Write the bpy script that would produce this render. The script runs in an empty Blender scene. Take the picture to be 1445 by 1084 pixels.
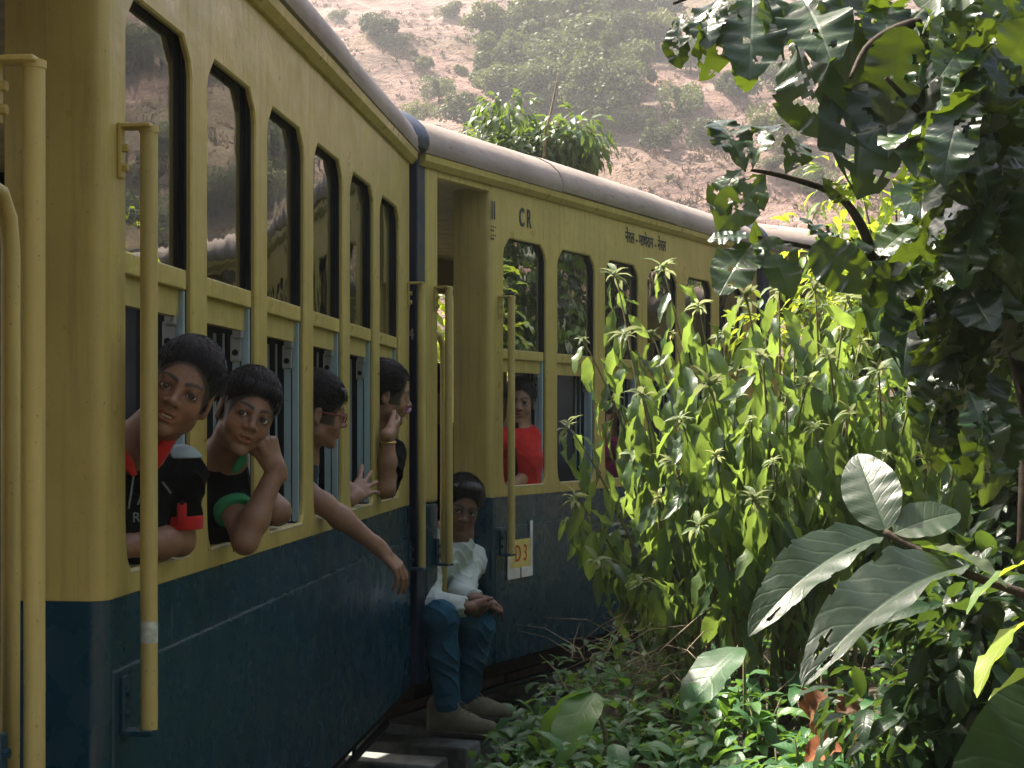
import bpy, bmesh, math, random
import numpy as np
from mathutils import Vector, Matrix, noise
from mathutils.geometry import tessellate_polygon

R = math.radians
V = Vector
rng = random.Random(7)
scene = bpy.context.scene
COL = scene.collection

# ------------------------------------------------------------------ camera
EYE = 1.45
FPX, IMW, CX, HOR = 2200.0, 1445.0, 722.5, 597.0
cam_d = bpy.data.cameras.new('camera')
cam = bpy.data.objects.new('camera', cam_d)
COL.objects.link(cam)
cam.location = (0, 0, EYE)
cam.rotation_euler = (R(90), 0, 0)
cam_d.sensor_width = 36.0
cam_d.lens = 36.0 * FPX / IMW
cam_d.shift_y = (HOR - 542.0) / IMW
cam_d.clip_start = 0.05
cam_d.clip_end = 2000
scene.camera = cam

# ------------------------------------------------------------------ light
SUN_EL, SUN_AZ = R(57), R(34)          # azimuth: from the left, turned towards the front
sun_dir = V((-math.cos(SUN_EL) * math.cos(SUN_AZ), math.cos(SUN_EL) * math.sin(SUN_AZ), math.sin(SUN_EL)))
sd = bpy.data.lights.new('sun', 'SUN')
sd.energy = 4.2
sd.angle = R(0.5)
sd.color = (1.0, 0.92, 0.78)
sun = bpy.data.objects.new('sun', sd)
COL.objects.link(sun)
sun.rotation_euler = sun_dir.to_track_quat('Z', 'Y').to_euler()
world = bpy.data.worlds.new('World')
scene.world = world
world.use_nodes = True
wn = world.node_tree.nodes
bg = wn['Background']
sky = wn.new('ShaderNodeTexSky')
sky.sky_type = 'NISHITA'
sky.sun_disc = False
sky.sun_elevation = SUN_EL
sky.sun_rotation = math.atan2(sun_dir.x, sun_dir.y)
sky.dust_density = 7.0
sky.air_density = 0.7
sky.ozone_density = 0.6
world.node_tree.links.new(sky.outputs[0], bg.inputs[0])
bg.inputs[1].default_value = 0.10
vs = scene.view_settings
vs.view_transform = 'Standard'
vs.look = 'None'
vs.gamma = 1.0
vs.use_curve_mapping = False
vs.exposure = 1.95
cy = scene.cycles
cy.use_denoising = True
cy.max_bounces = 8
cy.diffuse_bounces = 3
cy.glossy_bounces = 3
cy.transmission_bounces = 4
cy.transparent_max_bounces = 12
cy.volume_bounces = 0
cy.sample_clamp_indirect = 6.0
cy.caustics_reflective = False
cy.caustics_refractive = False


# ------------------------------------------------------------------ helpers
def at(px, py, d):
    """A world point seen at a photo pixel at a given distance."""
    return V(((px - CX) / FPX * d, d, EYE + (HOR - py) / FPX * d))


def tag(o, label=None, cat=None, group=None, kind=None):
    if label: o['label'] = label
    if cat: o['category'] = cat
    if group: o['group'] = group
    if kind: o['kind'] = kind
    return o


def empty(name, loc=(0, 0, 0), rz=0.0):
    o = bpy.data.objects.new(name, None)
    o.empty_display_size = 0.1
    COL.objects.link(o)
    o.location = loc
    o.rotation_euler = (0, 0, rz)
    return o


def link(name, me, parent=None, mat=None):
    o = bpy.data.objects.new(name, me)
    COL.objects.link(o)
    if mat is not None and not me.materials:
        for m in (mat if isinstance(mat, (list, tuple)) else [mat]):
            me.materials.append(m)
    if parent is not None:
        o.parent = parent
    return o


class MB:
    def __init__(s):
        s.v = []; s.f = []; s.m = []; s.uv = None

    def add(s, vs_, fs, m=0):
        b = len(s.v)
        s.v += [tuple(p) for p in vs_]
        for f in fs:
            s.f.append(tuple(i + b for i in f)); s.m.append(m)

    def box(s, lo, hi, m=0, bev=0.0):
        x0, y0, z0 = lo; x1, y1, z1 = hi
        if bev <= 0:
            s.add([(x0, y0, z0), (x1, y0, z0), (x1, y1, z0), (x0, y1, z0), (x0, y0, z1), (x1, y0, z1), (x1, y1, z1), (x0, y1, z1)],
                  [(0, 3, 2, 1), (4, 5, 6, 7), (0, 1, 5, 4), (1, 2, 6, 5), (2, 3, 7, 6), (3, 0, 4, 7)], m)
            return
        bm = bmesh.new()
        bmesh.ops.create_cube(bm, size=1.0)
        for q in bm.verts:
            q.co = V(((x0 + x1) / 2 + q.co.x * (x1 - x0), (y0 + y1) / 2 + q.co.y * (y1 - y0), (z0 + z1) / 2 + q.co.z * (z1 - z0)))
        bmesh.ops.bevel(bm, geom=bm.edges[:], offset=bev, segments=2, affect='EDGES', profile=0.5)
        s.addbm(bm, m)

    def addbm(s, bm, m=0):
        bm.verts.index_update()
        s.add([q.co for q in bm.verts], [[q.index for q in f.verts] for f in bm.faces], m)
        bm.free()

    def tube(s, path, rad, n=10, m=0, cap=True, flat=1.0):
        path = [V(p) for p in path]
        if not isinstance(rad, (list, tuple)): rad = [rad] * len(path)
        b = len(s.v); up = None
        for i, p in enumerate(path):
            t = (path[min(i + 1, len(path) - 1)] - path[max(i - 1, 0)]).normalized()
            if up is None:
                up = t.orthogonal().normalized()
            else:
                up = (up - t * up.dot(t))
                up = up.normalized() if up.length > 1e-6 else t.orthogonal().normalized()
            sd_ = t.cross(up)
            for k in range(n):
                a = 2 * math.pi * k / n
                s.v.append(tuple(p + (up * math.cos(a) + sd_ * math.sin(a) * flat) * rad[i]))
        for i in range(len(path) - 1):
            for k in range(n):
                k2 = (k + 1) % n
                s.f.append((b + i * n + k, b + i * n + k2, b + (i + 1) * n + k2, b + (i + 1) * n + k)); s.m.append(m)
        if cap:
            s.f.append(tuple(b + k for k in reversed(range(n)))); s.m.append(m)
            e = b + (len(path) - 1) * n
            s.f.append(tuple(e + k for k in range(n))); s.m.append(m)

    def prism(s, prof, x0, x1, m=0, axis='X'):
        """A (y, z) profile extruded along X."""
        n = len(prof); b = len(s.v)
        for x in (x0, x1):
            for (y, z) in prof: s.v.append((x, y, z))
        for k in range(n):
            k2 = (k + 1) % n
            s.f.append((b + k, b + n + k, b + n + k2, b + k2)); s.m.append(m)
        s.f.append(tuple(b + k for k in range(n))); s.m.append(m)
        s.f.append(tuple(b + n + k for k in reversed(range(n)))); s.m.append(m)

    def mesh(s, name, mats, smooth=False):
        me = bpy.data.meshes.new(name)
        me.from_pydata(s.v, [], s.f)
        for mt in (mats if isinstance(mats, (list, tuple)) else [mats]): me.materials.append(mt)
        me.polygons.foreach_set('material_index', s.m)
        if smooth is True:
            me.polygons.foreach_set('use_smooth', [True] * len(s.f))
        me.update()
        if smooth == 'angle':
            me.polygons.foreach_set('use_smooth', [True] * len(s.f))
            me.set_sharp_from_angle(angle=R(40))
        return me

    def build(s, name, mats, parent=None, smooth=False):
        return link(name, s.mesh(name, mats, smooth), parent)


# ------------------------------------------------------------------ materials
MATS = {}


class NT:
    def __init__(s, name):
        s.mat = bpy.data.materials.new(name); s.mat.use_nodes = True
        s.t = s.mat.node_tree; s.n = s.t.nodes
        s.p = s.n['Principled BSDF']; s.out = s.n['Material Output']
        MATS[name] = s.mat
        s._co = None

    def new(s, typ, **kw):
        n = s.n.new('ShaderNode' + typ)
        for k, v in kw.items(): setattr(n, k, v)
        return n

    def l(s, a, b): s.t.links.new(a, b)

    def co(s, which='Object'):
        if s._co is None: s._co = s.new('TexCoord')
        return s._co.outputs[which]

    def noise(s, scale, detail=4.0, rough=0.55, vec=None, stretch=None, dist=0.0):
        n = s.new('TexNoise')
        n.inputs['Scale'].default_value = scale; n.inputs['Detail'].default_value = detail
        n.inputs['Roughness'].default_value = rough; n.inputs['Distortion'].default_value = dist
        vec = vec or s.co()
        if stretch:
            mp = s.new('Mapping'); mp.inputs['Scale'].default_value = stretch
            s.l(vec, mp.inputs[0]); vec = mp.outputs[0]
        s.l(vec, n.inputs['Vector'])
        return n.outputs['Fac']

    def ramp(s, fac, stops):
        r = s.new('ValToRGB'); e = r.color_ramp.elements
        while len(e) < len(stops): e.new(0.5)
        for k, (p, c) in enumerate(stops):
            e[k].position = p; e[k].color = (*c, 1) if len(c) == 3 else c
        s.l(fac, r.inputs[0])
        return r.outputs[0]

    def mix(s, fac, a, b, mode='MIX'):
        m = s.new('Mix', data_type='RGBA', blend_type=mode)
        for sock, val in ((m.inputs[0], fac), (m.inputs[6], a), (m.inputs[7], b)):
            if isinstance(val, (int, float)): sock.default_value = val
            elif isinstance(val, tuple): sock.default_value = (*val, 1) if len(val) == 3 else val
            else: s.l(val, sock)
        return m.outputs[2]

    def math(s, op, a, b=0.5, clamp=False):
        m = s.new('Math', operation=op, use_clamp=clamp)
        for sock, val in ((m.inputs[0], a), (m.inputs[1], b)):
            if isinstance(val, (int, float)): sock.default_value = val
            else: s.l(val, sock)
        return m.outputs[0]

    def bump(s, h, strength=0.3, dist=0.01):
        b = s.new('Bump'); b.inputs['Strength'].default_value = strength; b.inputs['Distance'].default_value = dist
        s.l(h, b.inputs['Height']); s.l(b.outputs[0], s.p.inputs['Normal'])

    def set(s, **kw):
        for k, v in kw.items():
            sock = s.p.inputs[k.replace('_', ' ')]
            if isinstance(v, (int, float)): sock.default_value = v
            elif isinstance(v, tuple): sock.default_value = (*v, 1) if len(v) == 3 else v
            else: s.l(v, sock)
        return s


def simple(name, col, rough=0.6, metal=0.0, var=0.25, scale=12.0, bump=0.0):
    n = NT(name)
    f = n.noise(scale)
    a = tuple(c * (1 - var) for c in col); b = tuple(min(1, c * (1 + var)) for c in col)
    n.set(Base_Color=n.ramp(f, [(0.3, a), (0.7, b)]), Roughness=rough, Metallic=metal)
    if bump: n.bump(n.noise(scale * 4), bump, 0.004)
    if max(col) < 0.06: n.p.inputs['Specular IOR Level'].default_value = 0.2
    return n.mat


def paint(name, col, dirt, rough=0.42, dirt_amt=0.5, scratch_glare=False):
    """Old hand-brushed coach enamel: blotches, vertical run marks, chips."""
    n = NT(name)
    blot = n.noise(3.0, 6, 0.6)
    run = n.noise(5.0, 5, 0.65, stretch=(6, 6, 0.35))
    spk = n.noise(120.0, 3, 0.6)
    c = n.ramp(blot, [(0.25, tuple(x * 0.80 for x in col)), (0.75, tuple(x * 1.12 for x in col))])
    c = n.mix(n.math('MULTIPLY', n.ramp(run, [(0.48, (0, 0, 0)), (0.75, (1, 1, 1))]), dirt_amt), c, dirt)
    c = n.mix(n.math('MULTIPLY', n.ramp(spk, [(0.66, (0, 0, 0)), (0.72, (1, 1, 1))]), 0.6), c, tuple(x * 0.45 for x in dirt))
    if scratch_glare:  # pale streaks: paint scratches plus sky glare put into the colour
        sc_ = n.noise(60.0, 3, 0.6, stretch=(1, 1, 0.03)); pa = n.noise(2.5, 4, 0.6)
        c = n.mix(n.math('MULTIPLY', n.ramp(sc_, [(0.66, (0, 0, 0)), (0.70, (1, 1, 1))]), n.ramp(pa, [(0.5, (0, 0, 0)), (0.62, (0.7, 0.7, 0.7))])), c, (0.10, 0.19, 0.21))
    rr = n.ramp(n.noise(9.0, 5), [(0.3, (rough - 0.12,) * 3), (0.7, (rough + 0.18,) * 3)])
    n.set(Base_Color=c, Roughness=rr)
    n.bump(n.math('ADD', n.noise(28.0, 5, 0.6), n.math('MULTIPLY', n.noise(4.0, 2), 3.5)), 0.26, 0.008)
    return n.mat


paint('yellow_paint', (0.50, 0.40, 0.115), (0.20, 0.155, 0.06), 0.36, 0.55)
paint('blue_paint', (0.003, 0.042, 0.068), (0.010, 0.055, 0.075), 0.24, 0.3, True)
paint('navy_paint', (0.006, 0.022, 0.05), (0.02, 0.03, 0.04), 0.4, 0.35)
paint('rail_paint', (0.52, 0.42, 0.14), (0.20, 0.16, 0.08), 0.42, 0.6)
simple('dark_frame', (0.006, 0.012, 0.013), 0.45, 0, 0.3)
paint('track_metal', (0.30, 0.42, 0.45), (0.10, 0.14, 0.15), 0.4, 0.5)
simple('latch_metal', (0.30, 0.33, 0.32), 0.5, 0.6)
simple('interior', (0.02, 0.024, 0.016), 0.8)
simple('ceiling_paint', (0.45, 0.42, 0.30), 0.6)
simple('black_iron', (0.012, 0.013, 0.014), 0.6, 0.3)
simple('rail_steel', (0.12, 0.10, 0.09), 0.5, 0.8)
simple('white_paint', (0.75, 0.76, 0.72), 0.5)
simple('band_paint', (0.48, 0.52, 0.44), 0.5, 0, 0.4, 60)
simple('letter_grey', (0.03, 0.05, 0.055), 0.6, 0, 0.4, 60)
simple('letter_red', (0.55, 0.03, 0.02), 0.5)
simple('card_yellow', (0.72, 0.62, 0.18), 0.6)
simple('letter_white', (0.45, 0.52, 0.52), 0.6, 0, 0.5, 80)

n = NT('roof_paint')
blot = n.noise(2.2, 7, 0.65)
c = n.ramp(blot, [(0.25, (0.17, 0.135, 0.11)), (0.5, (0.28, 0.225, 0.185)), (0.78, (0.37, 0.31, 0.26))])
c = n.mix(n.ramp(n.noise(14, 5, 0.7, stretch=(0.6, 3, 3)), [(0.56, (0, 0, 0)), (0.72, (1, 1, 1))]), c, (0.14, 0.10, 0.075))
n.set(Base_Color=c, Roughness=0.62)
n.bump(n.noise(20, 5), 0.3, 0.008)

n = NT('glass')
n.n.remove(n.p)
tr = n.new('BsdfTransparent'); tr.inputs[0].default_value = (0.62, 0.70, 0.68, 1)
gl = n.new('BsdfGlossy'); gl.inputs['Roughness'].default_value = 0.012; gl.inputs[0].default_value = (0.95, 0.97, 0.96, 1)
df = n.new('BsdfDiffuse'); df.inputs[0].default_value = (0.42, 0.42, 0.38, 1)
fr = n.new('Fresnel'); fr.inputs['IOR'].default_value = 3.2
bp = n.new('Bump'); bp.inputs['Strength'].default_value = 0.04; bp.inputs['Distance'].default_value = 0.02
n.l(n.noise(7.0, 2), bp.inputs['Height']); n.l(bp.outputs[0], gl.inputs['Normal'])
m1 = n.new('MixShader'); n.l(fr.outputs[0], m1.inputs[0]); n.l(tr.outputs[0], m1.inputs[1]); n.l(gl.outputs[0], m1.inputs[2])
m2 = n.new('MixShader')
n.l(n.ramp(n.noise(5.0, 6, 0.7, stretch=(1, 1, 0.5)), [(0.35, (0.0,) * 3), (0.8, (0.07,) * 3)]), m2.inputs[0])
n.l(m1.outputs[0], m2.inputs[1]); n.l(df.outputs[0], m2.inputs[2]); n.l(m2.outputs[0], n.out.inputs[0])


def leaf_mat(name, top, under, veins=9.0, rough=0.38, trans=0.38, trans_col=None, spec=0.5, blotch=None):
    """Two-sided leaf: upper and under colours, veins from the leaf's own UV, light through the blade."""
    n = NT(name)
    uv = n.new('UVMap'); uv.uv_map = 'UVMap'
    sp = n.new('SeparateXYZ'); n.l(uv.outputs[0], sp.inputs[0])
    u = n.math('ABSOLUTE', n.math('SUBTRACT', sp.outputs[0], 0.5))          # 0 at the midrib
    ph = n.math('MULTIPLY', n.math('SUBTRACT', sp.outputs[1], n.math('MULTIPLY', u, 0.42)), veins * 6.2832)
    ph = n.math('ADD', ph, n.math('MULTIPLY', n.noise(5.0, 3), 5.0))
    w = n.math('SINE', ph)
    vein = n.math('POWER', n.math('ADD', n.math('MULTIPLY', w, 0.5), 0.5), 14.0)
    mid = n.math('SUBTRACT', 1.0, n.math('MULTIPLY', u, 28.0), True)
    line = n.math('MAXIMUM', n.math('MULTIPLY', vein, 0.45), mid, True)
    oi = n.new('ObjectInfo')
    var = n.math('ADD', n.math('MULTIPLY', oi.outputs['Random'], 0.7), 0.65)
    geo = n.new('NewGeometry')
    base = n.mix(geo.outputs['Backfacing'], top, under)
    base = n.mix(n.ramp(n.noise(9.0, 4), [(0.35, (0, 0, 0)), (0.75, (1, 1, 1))]), base, n.mix(0.5, base, tuple(min(1, x * 1.7) for x in top)))
    base = n.mix(n.ramp(oi.outputs['Random'], [(0.70, (0, 0, 0)), (0.98, (0.65,) * 3)]), base, (min(1, top[0] * 2.6), top[1] * 1.45, top[2] * 0.9))
    base = n.mix(1.0, base, var, 'MULTIPLY')
    base = n.mix(n.math('MULTIPLY', line, 0.28), base, tuple(min(1, x * 1.6 + 0.03) for x in under))
    if blotch:
        base = n.mix(n.ramp(n.noise(22.0, 5, 0.7), [(0.62, (0, 0, 0)), (0.70, (1, 1, 1))]), base, blotch)
    n.set(Base_Color=base, Roughness=rough)
    n.p.inputs['Specular IOR Level'].default_value = spec
    n.bump(n.math('ADD', n.math('MULTIPLY', vein, -0.30), n.math('ADD', n.math('MULTIPLY', mid, -0.8), n.math('MULTIPLY', n.noise(60.0, 3), 0.25))), 0.28, 0.004)
    tl = n.new('BsdfTranslucent')
    n.l(n.mix(1.0, n.mix(n.math('MULTIPLY', line, 0.5), trans_col or tuple(min(1, x * 2.4) for x in top), tuple(x * 0.6 for x in (trans_col or top))), var, 'MULTIPLY'), tl.inputs[0])
    mx = n.new('MixShader'); mx.inputs[0].default_value = trans
    n.l(n.p.outputs[0], mx.inputs[1]); n.l(tl.outputs[0], mx.inputs[2]); n.l(mx.outputs[0], n.out.inputs[0])
    return n.mat


leaf_mat('droop_leaf', (0.046, 0.100, 0.034), (0.10, 0.145, 0.075), 8, 0.36, 0.42, (0.27, 0.39, 0.06), 0.8)
leaf_mat('tip_leaf', (0.13, 0.19, 0.07), (0.19, 0.24, 0.12), 4, 0.5, 0.42, (0.34, 0.38, 0.17), 0.4)
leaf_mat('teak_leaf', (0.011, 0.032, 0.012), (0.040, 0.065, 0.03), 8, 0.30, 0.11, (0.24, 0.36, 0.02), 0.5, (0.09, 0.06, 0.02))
leaf_mat('near_leaf', (0.015, 0.033, 0.014), (0.045, 0.075, 0.032), 9, 0.42, 0.18, (0.26, 0.40, 0.03), 0.6, (0.05, 0.06, 0.025))
leaf_mat('near_leaf_painted_shade', (0.008, 0.022, 0.009), (0.012, 0.03, 0.012), 9, 0.8, 0.1, (0.10, 0.20, 0.02), 0.1)  # near leaf colour darkened to stand in for deep shadow
leaf_mat('shade_leaf', (0.045, 0.125, 0.045), (0.09, 0.16, 0.07), 6, 0.4, 0.35, (0.20, 0.38, 0.04), 0.45)
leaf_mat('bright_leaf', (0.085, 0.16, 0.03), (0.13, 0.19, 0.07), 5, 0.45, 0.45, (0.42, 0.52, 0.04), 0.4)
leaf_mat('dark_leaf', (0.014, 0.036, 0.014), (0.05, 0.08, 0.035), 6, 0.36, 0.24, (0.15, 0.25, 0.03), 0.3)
leaf_mat('dead_leaf', (0.10, 0.052, 0.028), (0.15, 0.085, 0.045), 7, 0.7, 0.2, (0.20, 0.085, 0.03), 0.2)
leaf_mat('hill_leaf', (0.042, 0.056, 0.020), (0.06, 0.075, 0.03), 3, 0.6, 0.25, (0.16, 0.20, 0.05), 0.3)
simple('stem', (0.14, 0.13, 0.055), 0.7, 0, 0.35, 30, 0.3)
simple('bark', (0.055, 0.042, 0.030), 0.85, 0, 0.5, 25, 0.6)
simple('twig', (0.20, 0.16, 0.10), 0.8, 0, 0.4, 30)
simple('sleeper_concrete', (0.22, 0.24, 0.23), 0.75, 0, 0.3, 18, 0.3)
simple('stone', (0.10, 0.095, 0.085), 0.85, 0, 0.4, 20, 0.5)


def cloth(name, col, rough=0.85, weave=900, var=0.2):
    n = NT(name)
    a = n.ramp(n.noise(18, 5), [(0.3, tuple(c * (1 - var) for c in col)), (0.7, tuple(c * (1 + var) for c in col))])
    n.set(Base_Color=a, Roughness=rough)
    n.p.inputs['Sheen Weight'].default_value = 0.0 if max(col) < 0.05 else 0.1
    n.p.inputs['Specular IOR Level'].default_value = 0.08
    n.bump(n.math('ADD', n.noise(weave, 1), n.math('MULTIPLY', n.noise(26, 4), 3.0)), 0.35, 0.003)
    return n.mat


cloth('black_cloth', (0.003, 0.0034, 0.0038), var=0.5)
cloth('red_cloth', (0.50, 0.022, 0.018))
cloth('green_cloth', (0.03, 0.26, 0.10))
cloth('white_shirt', (0.58, 0.66, 0.63), var=0.08)
cloth('pink_cloth', (0.62, 0.36, 0.50))
cloth('magenta_cloth', (0.55, 0.06, 0.22))
cloth('grey_cloth', (0.24, 0.31, 0.31))
cloth('teal_cloth', (0.03, 0.06, 0.065))
cloth('shoe_leather', (0.15, 0.145, 0.095), 0.7)
cloth('shoe_sole', (0.06, 0.06, 0.05), 0.8)
n = NT('denim')
a = n.ramp(n.noise(7, 5, 0.6), [(0.3, (0.018, 0.085, 0.14)), (0.55, (0.030, 0.12, 0.185)), (0.8, (0.06, 0.18, 0.25))])
n.set(Base_Color=a, Roughness=0.85)
n.p.inputs['Specular IOR Level'].default_value = 0.1
n.bump(n.math('ADD', n.noise(700, 1), n.math('MULTIPLY', n.noise(22, 4, 0.6, stretch=(1, 1, 2.2)), 4.0)), 0.5, 0.004)

n = NT('skin')
at_ = n.new('Attribute'); at_.attribute_name = 'Col'
c = n.mix(1.0, at_.outputs['Color'], n.ramp(n.noise(30, 5), [(0.3, (0.78, 0.76, 0.74)), (0.7, (1.14, 1.12, 1.10))]), 'MULTIPLY')
c = n.mix(1.0, c, n.ramp(n.noise(260, 4, 0.7), [(0.35, (0.86,) * 3), (0.6, (1.06,) * 3)]), 'MULTIPLY')
n.set(Base_Color=c, Roughness=0.52)
n.p.inputs['Subsurface Weight'].default_value = 0.08
n.p.inputs['Subsurface Radius'].default_value = (0.01, 0.005, 0.003)
n.p.inputs['Subsurface Scale'].default_value = 0.6
n.bump(n.math('ADD', n.noise(420, 3), n.math('MULTIPLY', n.noise(60, 4), 2.0)), 0.16, 0.002)
n = NT('hair'); n.set(Base_Color=n.ramp(n.noise(40, 3), [(0.3, (0.004, 0.004, 0.005)), (0.8, (0.012, 0.011, 0.010))]), Roughness=0.36); n.p.inputs['Specular IOR Level'].default_value = 0.28
n = NT('eye_white'); n.set(Base_Color=(0.62, 0.58, 0.52), Roughness=0.15)
n = NT('iris'); n.set(Base_Color=(0.035, 0.018, 0.010), Roughness=0.1)
n = NT('pupil'); n.set(Base_Color=(0.004, 0.004, 0.004), Roughness=0.06)
n = NT('teeth'); n.set(Base_Color=(0.66, 0.62, 0.52), Roughness=0.3)
simple('spectacle_frame', (0.20, 0.03, 0.03), 0.3)
simple('gold', (0.6, 0.42, 0.15), 0.3, 1.0)
simple('wire_white', (0.6, 0.6, 0.58), 0.5)
M = MATS
leaf_mat('crown_leaf', (0.032, 0.070, 0.022), (0.06, 0.09, 0.04), 5, 0.40, 0.3, (0.20, 0.30, 0.04), 0.6)
M = MATS

# ------------------------------------------------------------------ the train's line (tight curve to the right)
def car_matrix(th, D, s0):
    d = V((math.sin(th), math.cos(th), 0)); nn = V((-math.cos(th), math.sin(th), 0))
    o = nn * D + d * s0
    return Matrix(((d.x, nn.x, 0, o.x), (d.y, nn.y, 0, o.y), (0, 0, 1, 0), (0, 0, 0, 1)))


CM = [car_matrix(0.098, 1.0, 2.707), car_matrix(0.499, 3.276, 5.82)]
TURN = CM[0].inverted() @ CM[1]
CM.append(CM[1] @ TURN)
CM.append(CM[2] @ TURN)
PREV = CM[0] @ TURN.inverted()
PITCH, A0, OPW, LEN, XN, CARW = 0.519, 0.115, 0.405, 3.34, -0.56, 1.75
ZB, ZBAND, ZPAINT, ZSILL, ZRAIL, ZTOP, ZEAVE = 0.416, 1.0, 1.13, 1.175, 1.773, 2.258, 2.50
wall_line = []
for Mx in [PREV] + CM:
    wall_line += [Mx @ V((XN, 0, 0)), Mx @ V((LEN, 0, 0))]
wall_line = [(wall_line[0].x - (wall_line[1].x - wall_line[0].x) * 6, wall_line[0].y - (wall_line[1].y - wall_line[0].y) * 6)] + [(p.x, p.y) for p in wall_line] + \
            [(wall_line[-1].x + 25, wall_line[-1].y - 6.0)]
WL = np.array(wall_line)


def wall_dist(x, y):
    """Signed distance to the right (+) of the train's near side."""
    x = np.asarray(x, float); y = np.asarray(y, float)
    best = np.full(x.shape, 1e9); sg = np.ones(x.shape)
    for a, b in zip(WL[:-1], WL[1:]):
        ax, ay = a; bx, by = b
        dx, dy = bx - ax, by - ay; L2 = dx * dx + dy * dy + 1e-12
        t = np.clip(((x - ax) * dx + (y - ay) * dy) / L2, 0, 1)
        qx, qy = x - (ax + t * dx), y - (ay + t * dy)
        d = np.hypot(qx, qy)
        s = np.where(dx * qy - dy * qx < 0, 1.0, -1.0)
        m = d < best - 1e-9
        best = np.where(m, d, best); sg = np.where(m, s, sg)
    return best * sg


def sstep(a, b, x):
    t = np.clip((np.asarray(x, float) - a) / (b - a), 0, 1)
    return t * t * (3 - 2 * t)


_ph = np.random.RandomState(3).rand(64, 3) * 6.283


def fnoise(x, y, f, octv=5, seed=0):
    """Cheap smooth sum-of-sines noise, about -1..1."""
    r = 0; a = 1.0; tot = 0
    for k in range(octv):
        p = _ph[(seed * 7 + k * 3) % 60: (seed * 7 + k * 3) % 60 + 3]
        ca, sa = math.cos(p[0][0]), math.sin(p[0][0])
        xx, yy = (x * ca - y * sa) * f, (x * sa + y * ca) * f
        r = r + a * np.sin(xx + 1.7 * np.sin(yy * 0.7 + p[1][0]) + p[1][1]) * np.sin(yy + 1.3 * np.sin(xx * 0.8 + p[2][0]) + p[2][1])
        tot += a; a *= 0.55; f *= 2.05
    return r / tot


def ground_z(x, y):
    x = np.asarray(x, float); y = np.asarray(y, float)
    d = wall_dist(x, y)
    r = np.hypot(x, y)
    bank = 0.50 * sstep(0.10, 0.85, d) + 0.25 * sstep(1.0, 5.0, d) + 0.03 * fnoise(x, y, 3.0, 4, 1) * sstep(0.1, 0.6, d)
    left = -0.8 * sstep(-3.2, -7.0, -(-d)) * 0
    left = 0.5 * sstep(2.6, 4.5, -d) + 0.06 * fnoise(x, y, 1.1, 4, 2) * sstep(2.4, 3.0, -d)
    az = np.degrees(np.arctan2(x, y))                 # 0 ahead, + right
    front = sstep(-75, -35, az) * (1 - sstep(120, 160, az))
    K = 2.4
    xk, yk, rk = x / K, y / K, r / K
    hill = 0.56 * np.maximum(rk - 26.0, 0)
    hill = 32.0 * (1 - np.exp(-hill / 32.0 - 0.35 * (hill / 32.0) ** 3)) * front
    amp = front * sstep(26, 40, rk)
    hill = hill + amp * (1.3 * fnoise(xk, yk, 0.12, 5, 3) + 0.7 * fnoise(xk, yk, 0.42, 5, 4)
                         + 0.9 * np.abs(fnoise(xk * 0.35, yk + 0.9 * hill, 0.45, 5, 5)))
    hill = hill * K
    return bank + left + hill


# ------------------------------------------------------------------ ground and hillside: one polar sheet
n = NT('earth')
c = n.ramp(n.noise(1.4, 6), [(0.3, (0.030, 0.024, 0.015)), (0.55, (0.055, 0.044, 0.026)), (0.75, (0.05, 0.06, 0.025))])
n.set(Base_Color=c, Roughness=0.95)
n.bump(n.noise(16, 6), 0.7, 0.03)

n = NT('hill_rock')
big = n.noise(0.04, 6, 0.6)
med = n.noise(0.19, 7, 0.68, stretch=(1, 1, 2.2))
fine = n.noise(1.1, 7, 0.72)
c = n.ramp(med, [(0.30, (0.070, 0.038, 0.030)), (0.44, (0.19, 0.110, 0.085)), (0.57, (0.30, 0.185, 0.148)), (0.74, (0.44, 0.325, 0.28))])
c = n.mix(n.ramp(big, [(0.47, (0, 0, 0)), (0.60, (1, 1, 1))]), c, n.ramp(fine, [(0.35, (0.09, 0.075, 0.03)), (0.65, (0.24, 0.17, 0.095))]))
c = n.mix(n.ramp(fine, [(0.52, (0, 0, 0)), (0.66, (0.75, 0.75, 0.75))]), c, (0.12, 0.066, 0.045))
n.set(Base_Color=c, Roughness=0.95)
n.bump(n.math('ADD', n.math('MULTIPLY', med, 2.0), fine), 1.0, 0.9)


def polar(name, r0, r1, nr, a0, a1, na, mat, closed):
    rr = r0 * (r1 / r0) ** (np.arange(nr) / (nr - 1))
    aa = np.radians(a0 + (a1 - a0) * np.arange(na) / (na if closed else na - 1))
    Rg, Ag = np.meshgrid(rr, aa, indexing='ij')
    x = Rg * np.sin(Ag); y = Rg * np.cos(Ag); z = ground_z(x, y)
    vs_ = np.stack([x, y, z], -1).reshape(-1, 3).tolist()
    fs = []
    for i in range(nr - 1):
        for j in range(na if closed else na - 1):
            k = (j + 1) % na
            fs.append((i * na + j, (i + 1) * na + j, (i + 1) * na + k, i * na + k))
    if closed:
        vs_.append((0, 0, float(ground_z(0.0, 0.0))))
        fs += [(len(vs_) - 1, j, (j + 1) % na) for j in range(na)]
    me = bpy.data.meshes.new(name)
    me.from_pydata(vs_, [], [f[::-1] for f in fs])
    me.polygons.foreach_set('use_smooth', [True] * len(fs))
    o = link(name, me, None, mat)
    o['kind'] = 'structure'
    return o


polar('ground', 0.15, 70.0, 165, 0, 360, 260, M['earth'], True)
polar('hillside', 66, 320.0, 170, -90, 175, 560, M['hill_rock'], False)


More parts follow.
